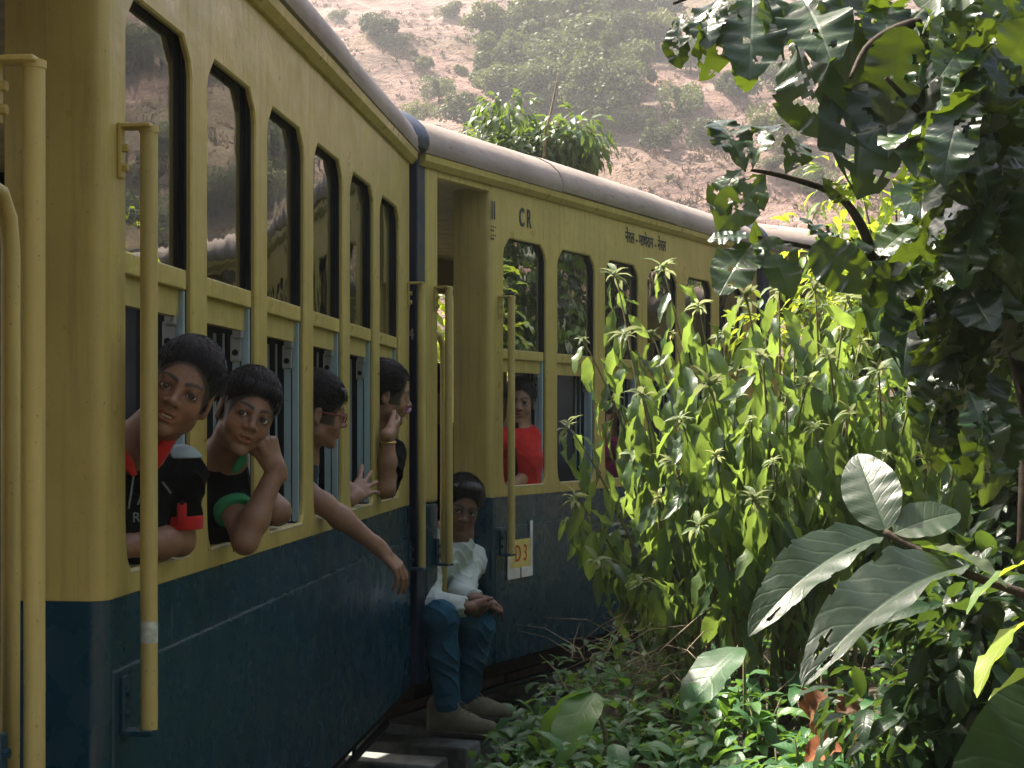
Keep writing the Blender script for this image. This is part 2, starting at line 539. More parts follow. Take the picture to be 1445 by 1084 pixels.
def hill_point(px, py):
    """Where the sight line through a photo pixel meets the hillside."""
    d = np.linspace(66, 290, 4000)
    x = (px - CX) / FPX * d; z = EYE + (HOR - py) / FPX * d
    g = ground_z(x, d)
    i = int(np.argmax(g > z)) if (g > z).any() else len(d) - 1
    return V((float(x[i]), float(d[i]), float(g[i])))


# ------------------------------------------------------------------ track: rails and sleepers
track = empty('railway_track')
tag(track, 'narrow gauge railway track curving under the train', 'railway track', kind='structure')
cl = []
for Mx in [PREV] + CM:
    for t in (0.15, 0.5, 0.85):
        cl.append(Mx @ V((XN + (LEN - XN) * t, CARW / 2, 0)))


def catmull(P, n_):
    out = []
    for i in range(len(P) - 1):
        p0, p1, p2, p3 = P[max(i - 1, 0)], P[i], P[i + 1], P[min(i + 2, len(P) - 1)]
        for k in range(n_):
            t = k / n_
            out.append(0.5 * ((2 * p1) + (p2 - p0) * t + (2 * p0 - 5 * p1 + 4 * p2 - p3) * t * t + (3 * p1 - p0 - 3 * p2 + p3) * t ** 3))
    out.append(P[-1])
    return out


cl = catmull(cl, 24)
for sg_ in (-1, 1):
    mb = MB(); pts = []
    for i, p in enumerate(cl):
        t = (cl[min(i + 1, len(cl) - 1)] - cl[max(i - 1, 0)]).normalized()
        pts.append(p + V((-t.y, t.x, 0)) * 0.305 * sg_ + V((0, 0, 0.145)))
    mb.tube(pts, 0.035, 6)
    mb.build('rail', M['rail_steel'], track)
smesh = None
acc = 0.0
for i in range(1, len(cl)):
    acc += (cl[i] - cl[i - 1]).length
    if acc >= 0.36:
        acc = 0.0
        t = (cl[i] - cl[i - 1]).normalized()
        if smesh is None:
            mb = MB(); mb.box((-0.085, -0.84, -0.06), (0.085, 0.84, 0.075), 0, 0.012); smesh = mb.mesh('sleeper', M['sleeper_concrete'])
        o = link('sleeper', smesh, track)
        o.location = (cl[i].x, cl[i].y, 0.02); o.rotation_euler = (0, rng.uniform(-.02, .02), math.atan2(t.y, t.x) + rng.uniform(-.03, .03))

# ------------------------------------------------------------------ carriages
def win_poly(x0, grow=0.0):
    x1 = x0 + OPW; g = grow; z0, z1 = ZSILL, ZTOP; c1, c2 = 0.055, 0.075
    pts = [(x0 + 0.03 - g * .5, z0 - g), (x1 - 0.03 + g * .5, z0 - g), (x1 - 0.012 + g, z0 + 0.02), (x1 - 0.003 + g, z0 + 0.055), (x1 + g, z0 + 0.10),
           (x1 + g, z1 - c2), (x1 - 0.010 + g, z1 - c2 * .6), (x1 - c1 + g * .4, z1 + g), (x0 + c1 - g * .4, z1 + g), (x0 + 0.010 - g, z1 - c2 * .6), (x0 - g, z1 - c2),
           (x0 - g, z0 + 0.10), (x0 + 0.003 - g, z0 + 0.055), (x0 + 0.012 - g, z0 + 0.02)]
    return pts


WX = [A0 + i * PITCH for i in range(6)]


def side_skin():
    """Yellow window side with six chamfered openings, edges eased."""
    mb = MB()
    X0, X1, Z0, Z1 = 0.03, LEN, ZPAINT, ZEAVE
    outer = [(X0, Z0), (X1, Z0), (X1, Z1), (X0, Z1)]
    for y, grow, rev in ((0.0, 0.005, False), (0.012, 0.0, True)):
        loops = [[V((a, b, 0)) for a, b in outer]] + [[V((a, b, 0)) for a, b in win_poly(x, grow)] for x in WX]
        tris = tessellate_polygon(loops)
        flat = [p for lp in loops for p in lp]
        vs_ = [(p.x, y, p.y) for p in flat]
        fs = []
        for t in tris:
            a, b, c_ = (flat[k] for k in t)
            ccw = (b - a).cross(c_ - a).z > 0          # (x, z) ccw -> normal -y
            fs.append(tuple(t) if ccw != rev else tuple(reversed(t)))
        mb.add(vs_, fs)
    for x in WX:
        rings = [[(a, 0.0, b) for a, b in win_poly(x, 0.005)], [(a, 0.004, b) for a, b in win_poly(x, 0.0)], [(a, 0.012, b) for a, b in win_poly(x, 0.0)]]
        k = len(rings[0]); vs_ = [p for r_ in rings for p in r_]; fs = []
        for q in range(2):
            for j in range(k):
                j2 = (j + 1) % k
                fs.append((q * k + j, q * k + j2, (q + 1) * k + j2, (q + 1) * k + j))
        mb.add(vs_, fs)
    return mb


def roof_prof(off=0.0, lo=False):
    half = [(-0.038, 2.515), (-0.045, 2.535), (-0.042, 2.565), (-0.022, 2.605), (0.02, 2.645), (0.09, 2.682), (0.22, 2.722), (0.45, 2.758), (0.875, 2.775)]
    half = [(y - off * (1 if y < 0.1 else 0), z + off) for y, z in half]
    full = half + [(CARW - y, z) for y, z in reversed(half[:-1])]
    return full + [(CARW - 0.05, 2.49 + off * 0), (0.05, 2.49)] if not lo else full


SKIN = WIN = None


def build_car(Mx, label, white_band=False):
    root = empty('railway_carriage')
    root.matrix_world = Mx
    tag(root, label, 'carriage', 'carriages of the hill train')
    Y, B = M['yellow_paint'], M['blue_paint']
    # window side
    global SKIN
    if SKIN is None: SKIN = side_skin().mesh('side_panel', Y)
    link('side_panel', SKIN, root)
    # rounded corner and jamb of the doorway: yellow above, blue below
    for nm, z0, z1, mt, e in (('door_jamb', ZPAINT, ZEAVE - 0.002, Y, 0.0), ('lower_jamb', ZB, ZPAINT - 0.001, B, 0.002)):
        mb = MB(); prof = []
        for k in range(7):
            a = R(90 * k / 6)
            prof.append((0.03 - (0.03 + e) * math.sin(a), 0.03 - (0.03 + e) * math.cos(a)))
        prof += [(0.0 - e, 0.185), (0.012, 0.185), (0.012, 0.034), (0.034, 0.012)]
        k = len(prof)
        mb.add([(x, y, z) for z in (z0, z1) for x, y in prof],
               [(j, (j + 1) % k, k + (j + 1) % k, k + j) for j in range(k)] + [tuple(range(k))[::-1], tuple(range(k, 2 * k))])
        mb.build(nm, mt, root, 'angle')
    # lower side: recessed band, then a fuller panel
    mb = MB(); mb.box((0.031, 0.0015, ZBAND), (LEN, 0.02, ZPAINT - 0.0015)); mb.build('waist_band', B, root)
    mb = MB(); mb.box((0.033, -0.006, ZB), (LEN - 0.001, 0.02, ZBAND - 0.001), 0, 0.004); mb.build('lower_panel', B, root)
    # doorway: end post, header, threshold
    mb = MB(); mb.box((XN + 0.03, 0.0, ZPAINT), (-0.43, 0.13, ZEAVE - 0.001), 0, 0.012); mb.build('end_post', Y, root)
    mb = MB(); mb.box((XN + 0.03, -0.002, ZB), (-0.432, 0.128, ZPAINT - 0.001), 0, 0.012); mb.build('lower_post', B, root)
    mb = MB(); mb.box((-0.43, 0.004, 2.442), (-0.0005, 0.05, 2.475), 0, 0.004); mb.build('door_header', Y, root)
    mb = MB(); mb.box((-0.431, 0.01, 0.44), (-0.001, CARW - 0.01, 0.50)); mb.box((0.0, 0.03, 0.45), (LEN, CARW - .02, 0.485)); mb.build('floor', M['interior'], root)
    mb = MB(); mb.box((-0.43, -0.006, ZB), (-0.003, 0.012, 0.495)); mb.build('threshold', B, root)
    # gutter under the roof
    mb = MB(); mb.prism([(-0.034, 2.512), (-0.03, 2.488), (-0.012, 2.468), (0.004, 2.468), (0.004, 2.512)], XN - 0.02, LEN + 0.02); mb.build('gutter', Y, root)
    # roof in three sheets with seams
    prof = roof_prof()
    for a, b, e in ((XN - 0.03, 0.62, 0.0), (0.60, 1.98, 0.004), (1.96, LEN + 0.04, 0.0)):
        mb = MB(); mb.prism(roof_prof(e), a, b); mb.build('roof_sheet', M['roof_paint'], root, 'angle')
    mb = MB(); mb.prism(roof_prof(0.012), XN - 0.15, XN - 0.03); mb.build('roof_hood', M['navy_paint'], root, 'angle')
    # end walls, far side, ceiling, inner partition
    mb = MB()
    mb.box((XN - 0.035, -0.001, ZB), (XN + 0.029, 0.55, 2.51), 0, 0.006); mb.box((XN - 0.035, 1.2, ZB), (XN - 0.001, CARW - .004, 2.51)); mb.box((XN - 0.035, 0.55, 2.2), (XN - 0.001, 1.2, 2.51))
    mb.box((XN - 0.035, 0.55, ZB), (XN - 0.001, 1.2, 0.5))
    mb.build('end_wall', M['navy_paint'], root)
    mb = MB(); mb.box((LEN + 0.001, 0.004, ZB), (LEN + 0.035, CARW - .004, 2.51)); mb.build('end_wall', M['navy_paint'], root)
    mb = MB(); mb.box((0.0, CARW - 0.03, ZB), (LEN, CARW, 1.35)); mb.box((0.0, CARW - 0.03, 2.25), (LEN, CARW, 2.5)); mb.box((XN, CARW - 0.1, ZB), (-0.43, CARW, 2.5))
    for q in range(7): mb.box((q * 0.52 + (0 if q else 0), CARW - 0.029, 1.35), (min(LEN, q * 0.52 + (0.16 if q not in (0, 1) else 0.55)), CARW - 0.001, 2.25))
    mb.build('far_wall', Y, root)
    mb = MB(); mb.box((XN, 0.051, 2.46), (LEN, CARW - .03, 2.488)); mb.build('ceiling', M['ceiling_paint'], root)
    mb = MB(); mb.box((0.0005, 1.50, 0.5), (0.012, CARW - .031, 2.46)); mb.build('partition', M['interior'], root)
    # inner lining of the window side
    mb = MB()
    mb.box((0.035, 0.021, 0.5), (LEN, 0.11, 1.160)); mb.box((0.035, 0.013, 2.275), (LEN, 0.11, 2.459))
    mb.build('lining', M['dark_frame'], root)
    # windows
    global WIN
    if WIN is None:
        WIN = {}
        x1 = OPW
        mb = MB()
        mb.box((x1 - 0.004, 0.0125, 1.161), (PITCH - 0.001 + 0.004, 0.12, 2.274))
        for yy in (0.014, 0.021): mb.box((x1 - 0.009, yy, 1.70), (x1, yy + 0.003, 2.26))
        WIN['window'] = mb.mesh('window', M['dark_frame'])
        mb = MB(); mb.box((0.004, 0.026, 1.772), (x1 - 0.0045, 0.030, 2.27)); WIN['pane'] = mb.mesh('pane', M['glass'])
        mb = MB(); mb.box((-0.004, 0.008, 1.731), (x1 - 0.012, 0.046, ZRAIL), 0, 0.003); mb.box((-0.004, 0.024, 1.675), (x1 - 0.012, 0.044, 1.731)); WIN['rail'] = mb.mesh('rail', M['yellow_paint'])
        mb = MB()
        mb.box((x1 - 0.016, 0.0130, 1.176), (x1 - 0.0045, 0.032, 1.73), 0, 0.002); mb.box((x1 - 0.012, 0.036, 1.176), (x1 - 0.0045, 0.056, 1.73), 0, 0.002)
        mb.box((x1 - 0.010, 0.076, 1.176), (x1 - 0.0045, 0.081, 1.67)); mb.box((x1 - 0.012, 0.098, 1.176), (x1 - 0.0045, 0.104, 1.67))
        WIN['track'] = mb.mesh('track', M['track_metal'])
        mb = MB()
        mb.box((x1 - 0.024, 0.030, 1.60), (x1 - 0.017, 0.058, 1.665), 0, 0.003); mb.box((x1 - 0.036, 0.024, 1.655), (x1 - 0.017, 0.050, 1.690), 0, 0.005)
        mb.tube([(x1 - 0.027, 0.045, 1.622), (x1 - 0.0235, 0.045, 1.622)], 0.008, 10, 1); mb.tube([(x1 - 0.042, 0.037, 1.672), (x1 - 0.034, 0.037, 1.672)], 0.007, 10, 0)
        WIN['latch'] = mb.mesh('latch', [M['latch_metal'], M['black_iron']])
        nmat = paint('worn_sill', (0.46, 0.43, 0.27), (0.16, 0.14, 0.09), 0.7, 0.8)
        mb = MB(); mb.box((0.02, -0.001, ZSILL - 0.0085), (x1 - 0.02, 0.06, ZSILL - 0.003), 0, 0.002); WIN['sill'] = mb.mesh('sill', nmat)
    for x in WX:
        w = link('window', WIN['window'], root); w.location.x = x
        for k in ('pane', 'rail', 'track', 'latch', 'sill'):
            link(k, WIN[k], w)
    mb = MB(); mb.box((0.04, 0.0125, 1.161), (A0 - 0.002, 0.12, 2.274)); mb.build('lining', M['dark_frame'], root)
    # handrails with brackets
    for xx, bx in ((0.09, 0.075), (-0.435, -0.455), (LEN - 0.015, LEN - 0.04)):
        mb = MB()
        mb.tube([(xx, -0.052, 0.885), (xx, -0.052, 1.045)], 0.0160, 16); mb.tube([(xx, -0.052, 1.045), (xx, -0.052, 1.085)], 0.0162, 16, 1)
        mb.tube([(xx, -0.052, 1.085), (xx, -0.052, 1.985)], 0.0160, 16); mb.tube([(xx, -0.052, 1.985), (xx, -0.052, 1.997)], 0.018, 16)
        h = mb.build('handrail', [M['rail_paint'], M['band_paint'] if bx > 0 and bx < 1 and white_band else M['rail_paint']], root, 'angle')
        mb = MB()
        mb.box((bx - 0.012, -0.062, 1.992), (xx + 0.014, -0.0005, 2.0), 0, 0.002); mb.box((bx - 0.011, -0.008, 1.90), (bx + 0.011, -0.0005, 1.999), 0, 0.002)
        for zz in (1.955, 1.92): mb.tube([(bx, -0.018, zz), (bx, -0.006, zz)], 0.008, 6)
        mb.build('bracket', Y, h)
        mb = MB()
        mb.box((bx - 0.012, -0.066, 0.876), (xx + 0.016, -0.0065, 0.886), 0, 0.002); mb.box((bx - 0.012, -0.0145, 0.876), (bx + 0.012, -0.0065, 0.985), 0, 0.002)
        mb.tube([(bx, -0.022, 0.955), (bx, -0.012, 0.955)], 0.008, 6); mb.tube([(bx, -0.022, 0.915), (bx, -0.012, 0.915)], 0.008, 6)
        mb.build('bracket', B, h)
    mb = MB(); mb.box((LEN + 0.0355, 0.50, 0.47), (LEN + 0.26, 0.54, 2.25)); mb.box((LEN + 0.0355, 1.22, 0.47), (LEN + 0.40, 1.26, 2.25)); mb.box((LEN + 0.0355, 0.50, 2.25), (LEN + 0.33, 1.26, 2.29)); mb.box((LEN + 0.0355, 0.50, 0.43), (LEN + 0.33, 1.26, 0.47))
    mb.build('gap_sun_shield', M['black_iron'], root)  # dark plates added between carriages to stop sun falling through the gap
    # bent grab pole inside the doorway
    mb = MB()
    mb.tube([(-0.36, 0.02, 0.5), (-0.355, 0.02, 1.2), (-0.355, 0.02, 1.72), (-0.36, 0.022, 1.77), (-0.38, 0.026, 1.805), (-0.44, 0.04, 1.82)], 0.015, 14)
    mb.build('grab_pole', M['rail_paint'], root, True)
    # underframe, brake rod, bogies
    mb = MB(); mb.box((XN + .02, 0.05, 0.345), (LEN - .02, 0.12, 0.415)); mb.box((XN + .02, CARW - .12, 0.345), (LEN - .02, CARW - .05, 0.415))
    for xx in (0.1, 0.9, 1.7, 2.5, 3.2): mb.box((xx, 0.12, 0.35), (xx + .06, CARW - .12, 0.41))
    mb.build('underframe', M['black_iron'], root)
    mb = MB(); mb.tube([(0.0, 0.09, 0.27), (LEN, 0.09, 0.27)], 0.014, 8)
    for xx in (0.3, 1.1, 1.9, 2.7): mb.tube([(xx, 0.09, 0.27), (xx, 0.09, 0.35)], 0.008, 6)
    mb.build('brake_rod', M['black_iron'], root)
    for bx in (0.35, 2.45):
        mb = MB()
        for yy in (0.40, 1.30):
            mb.box((bx - 0.45, yy, 0.27), (bx + 0.45, yy + 0.05, 0.36), 0, 0.01)
        mb.box((bx - 0.1, 0.44, 0.28), (bx + 0.1, 1.31, 0.35))
        bg_ = mb.build('bogie', M['black_iron'], root)
        for wx in (bx - 0.3, bx + 0.3):
            for yy in (0.53, 1.18):
                mb = MB(); mb.tube([(wx, yy, 0.335), (wx, yy + 0.03, 0.335), (wx, yy + 0.03, 0.335), (wx, yy + 0.045, 0.335)], [0.165, 0.165, 0.185, 0.185], 24)
                mb.build('wheel', M['rail_steel'], bg_)
    return root


def lettering(body, size, mat, parent, x, z, y=-0.003, sx=1.0, name='lettering', rot=0.0, thin=0.0005, normal='side', offset=0.0):
    cu = bpy.data.curves.new('lettering', 'FONT')
    cu.body = body; cu.size = size; cu.extrude = thin; cu.offset = offset; cu.align_x = 'LEFT'; cu.resolution_u = 3
    tmp = bpy.data.objects.new('tmp_text', cu); COL.objects.link(tmp)
    dg = bpy.context.evaluated_depsgraph_get()
    me = bpy.data.meshes.new_from_object(tmp.evaluated_get(dg))
    bpy.data.objects.remove(tmp); bpy.data.curves.remove(cu)
    me.materials.clear(); me.materials.append(mat)
    o = bpy.data.objects.new(name, me); COL.objects.link(o); o.parent = parent
    o.location = (x, y, z) if normal == 'side' else (y, x, z)
    o.rotation_euler = (R(90), rot, 0) if normal == 'side' else (R(90), 0, R(-90))
    o.scale = (sx, 1, 1)
    return o


def on_wall(i, px, py):
    """Photo pixel to (X, Z) on carriage i's side."""
    inv = CM[i].inverted(); o = inv @ V((0, 0, EYE)); dr = inv.to_3x3() @ V(((px - CX) / FPX, 1, (HOR - py) / FPX))
    t = -o.y / dr.y; p = o + dr * t
    return p.x, p.z


car1 = build_car(CM[0], 'nearest yellow and blue carriage with boys leaning from its windows', True)
car2 = build_car(CM[1], 'middle yellow and blue carriage with the open doorway and red lettered card')
car3 = build_car(CM[2], 'far yellow and blue carriage mostly hidden behind the leafy branches')
car4 = build_car(CM[3], 'last yellow and blue carriage hidden by bushes and seen only in window reflections')
LG = M['letter_grey']
x, z = on_wall(1, 692, 309); lettering('II', 0.115, LG, car2, x, z, sx=0.75)
mb = MB()
for k in range(4):
    x, z = on_wall(1, 692, 320 + k * 6)
    for q in range(3 - k % 2): mb.box((x + q * 0.017, -0.0022, z), (x + q * 0.017 + 0.012, -0.0008, z + 0.004 + 0.004 * (k % 2)))
mb.build('stencil_mark', M['letter_grey'], car2)
x, z = on_wall(1, 732, 318); lettering('C R', 0.115, LG, car2, x, z, sx=0.62, offset=0.002)
x, z = on_wall(1, 882, 341); lettering('नेरल - माथेरान - नेरल', 0.082, LG, car2, x, z, sx=0.82, offset=0.001)
lettering('0', 0.065, M['letter_white'], car2, 0.062, 1.88, XN - 0.0365, normal='end')
lettering('14', 0.065, M['letter_white'], car2, 0.075, 1.78, XN - 0.0365, normal='end')
# card hung on the lower panel
x0, z1 = on_wall(1, 713, 748); x1, z0 = on_wall(1, 748, 812)
pl = empty('destination_card', CM[1] @ V(((x0 + x1) / 2, -0.008, z0)), CM[1].to_euler().z)
tag(pl, 'white framed yellow card with red D 3 hung on the blue carriage side', 'card')
w, h = (x1 - x0), (z1 - z0)
mb = MB(); mb.box((-w / 2, -0.006, 0), (-w / 2 + .02, 0, h), 0, .001); mb.box((w / 2 - .02, -0.006, 0), (w / 2, 0, h + .03), 0, .001)
mb.box((-w / 2 + .02, -0.0055, 0), (-.004, 0, 0.045), 0, .001); mb.box((.012, -0.0055, 0), (w / 2 - .02, 0, 0.045), 0, .001)
mb.build('frame', M['white_paint'], pl)
mb = MB(); mb.box((-w / 2 + .0205, -0.0045, 0.046), (w / 2 - .0205, -0.001, h * .78)); mb.build('card', M['card_yellow'], pl)
lettering('D 3', 0.105, M['letter_red'], pl, -w * .22, h * .34, -0.0055, sx=.72)

# ------------------------------------------------------------------ figures: smooth-blended distance fields turned into one skin
class SDF:
    def __init__(s, lo, hi, h):
        s.lo = np.array(lo, np.float32); s.h = h
        n_ = np.ceil((np.array(hi) - np.array(lo)) / h).astype(int) + 1
        s.n = n_
        s.d = np.full(n_, 0.2, np.float32)
        s.ax = [s.lo[i] + h * np.arange(n_[i], dtype=np.float32) for i in range(3)]

    def sub(s, lo, hi):
        sl = []
        for i in range(3):
            a = int(np.clip(math.floor((lo[i] - s.lo[i]) / s.h), 0, s.n[i])); b = int(np.clip(math.ceil((hi[i] - s.lo[i]) / s.h) + 1, 0, s.n[i]))
            if b <= a: return None, None
            sl.append(slice(a, b))
        g = np.stack(np.meshgrid(*[s.ax[i][sl[i]] for i in range(3)], indexing='ij'), -1)
        return tuple(sl), g

    def put(s, lo, hi, fn, k=0.01, neg=False, cut=None):
        m = 0.02 + k
        sl, g = s.sub([x - m for x in lo], [x + m for x in hi])
        if sl is None: return
        f = fn(g).astype(np.float32)
        if cut is not None:                      # keep only one side of planes (point, normal pointing to the cut-away side)
            for (cp, cn) in cut:
                f = np.maximum(f, ((g - np.array(cp, np.float32)) @ np.array(cn, np.float32)))
        d = s.d[sl]
        if neg:
            f = -f; h = np.clip(0.5 - 0.5 * (d - f) / k, 0, 1)
            s.d[sl] = d + (f - d) * h + k * h * (1 - h)
        else:
            h = np.clip(0.5 + 0.5 * (d - f) / k, 0, 1)
            s.d[sl] = d + (f - d) * h - k * h * (1 - h)

    def cap(s, a, b, ra, rb=None, k=0.01, neg=False, cut=None):
        rb = ra if rb is None else rb
        a = np.array(a, np.float32); b = np.array(b, np.float32); m = max(ra, rb)
        ab = b - a; L = float(ab @ ab) + 1e-12

        def fn(g):
            t = np.clip(((g - a) @ ab) / L, 0, 1)
            return np.linalg.norm(g - a - t[..., None] * ab, axis=-1) - (ra + (rb - ra) * t)
        s.put(np.minimum(a, b) - m, np.maximum(a, b) + m, fn, k, neg, cut)

    def ell(s, c, r, Rm=None, k=0.01, neg=False, cut=None):
        c = np.array(c, np.float32); r = np.array(r, np.float32)
        Rn = np.eye(3, dtype=np.float32) if Rm is None else np.array(Rm, np.float32)

        def fn(g):
            q = (g - c) @ Rn
            k0 = np.linalg.norm(q / r, axis=-1); k1 = np.linalg.norm(q / (r * r), axis=-1) + 1e-9
            return k0 * (k0 - 1) / k1
        e = np.abs(Rn) @ r
        s.put(c - e, c + e, fn, k, neg, cut)

    def chain(s, pts, k=0.01, cut=None):
        for (a, ra), (b, rb) in zip(pts[:-1], pts[1:]): s.cap(a, b, ra, rb, k, False, cut)

    def surface(s):
        d = s.d; sg = d < 0
        n0, n1, n2 = (int(q) - 1 for q in d.shape)
        cnt = np.zeros((n0, n1, n2), np.int8)
        for i in (0, 1):
            for j in (0, 1):
                for k in (0, 1): cnt += sg[i:n0 + i, j:n1 + j, k:n2 + k]
        act = (cnt > 0) & (cnt < 8)
        I = np.argwhere(act)
        idx = np.full(act.shape, -1, np.int64); idx[act] = np.arange(len(I))
        acc = np.zeros((len(I), 3)); num = np.zeros(len(I))
        off = [(i, j, k) for i in (0, 1) for j in (0, 1) for k in (0, 1)]
        for a in off:
            for ax in range(3):
                if a[ax]: continue
                b = list(a); b[ax] = 1
                da = d[I[:, 0] + a[0], I[:, 1] + a[1], I[:, 2] + a[2]]; db = d[I[:, 0] + b[0], I[:, 1] + b[1], I[:, 2] + b[2]]
                cr = (da < 0) != (db < 0)
                t = np.where(cr, da / np.where(cr, da - db, 1), 0)
                p = np.tile(np.array(a, float), (len(I), 1)); p[:, ax] += t
                acc += p * cr[:, None]; num += cr
        P = (I + acc / num[:, None]) * s.h + s.lo
        F = []
        for ax in range(3):
            u, v = (ax + 1) % 3, (ax + 2) % 3
            sl0 = [slice(None)] * 3; sl1 = [slice(None)] * 3
            sl0[ax] = slice(0, -1); sl1[ax] = slice(1, None)
            ch = sg[tuple(sl0)] != sg[tuple(sl1)]
            E_ = np.argwhere(ch)
            E_ = E_[(E_[:, u] > 0) & (E_[:, v] > 0) & (E_[:, u] < d.shape[u] - 1) & (E_[:, v] < d.shape[v] - 1)]
            q = []
            for (du, dv) in ((-1, -1), (0, -1), (0, 0), (-1, 0)):
                c = E_.copy(); c[:, u] += du; c[:, v] += dv
                q.append(idx[c[:, 0], c[:, 1], c[:, 2]])
            q = np.stack(q, 1)
            flip = ~sg[E_[:, 0], E_[:, 1], E_[:, 2]]
            q[flip] = q[flip][:, ::-1]
            F.append(q)
        F = np.concatenate(F)
        F = F[(F >= 0).all(1)]
        return P, F


def np_mesh(name, P, F, mats, base, col=None, smooth=True, relax=1):
    # a light Laplacian pass takes the grid stepping out
    if relax:
        e = np.concatenate([F[:, [0, 1]], F[:, [1, 2]], F[:, [2, 3]], F[:, [3, 0]]])
        for _ in range(relax):
            S = np.zeros_like(P); C = np.zeros(len(P))
            for c in range(3):
                S[:, c] = np.bincount(e[:, 0], P[e[:, 1], c], len(P)) + np.bincount(e[:, 1], P[e[:, 0], c], len(P))
            C = np.bincount(e[:, 0], minlength=len(P)) + np.bincount(e[:, 1], minlength=len(P))
            P = P * 0.5 + 0.5 * S / np.maximum(C, 1)[:, None]
    me = bpy.data.meshes.new(name)
    me.vertices.add(len(P)); me.vertices.foreach_set('co', (P - np.array(base)).astype(np.float32).ravel())
    me.loops.add(F.size); me.loops.foreach_set('vertex_index', F.astype(np.int32).ravel())
    me.polygons.add(len(F)); me.polygons.foreach_set('loop_start', np.arange(0, F.size, 4, dtype=np.int32))
    me.polygons.foreach_set('use_smooth', np.ones(len(F), bool))
    for m in mats: me.materials.append(m)
    me.update(calc_edges=True)
    if col is not None:
        at__ = me.color_attributes.new('Col', 'FLOAT_COLOR', 'POINT')
        at__.data.foreach_set('color', np.concatenate([col, np.ones((len(col), 1))], 1).astype(np.float32).ravel())
    return me


def nv(v): return V(v).normalized()


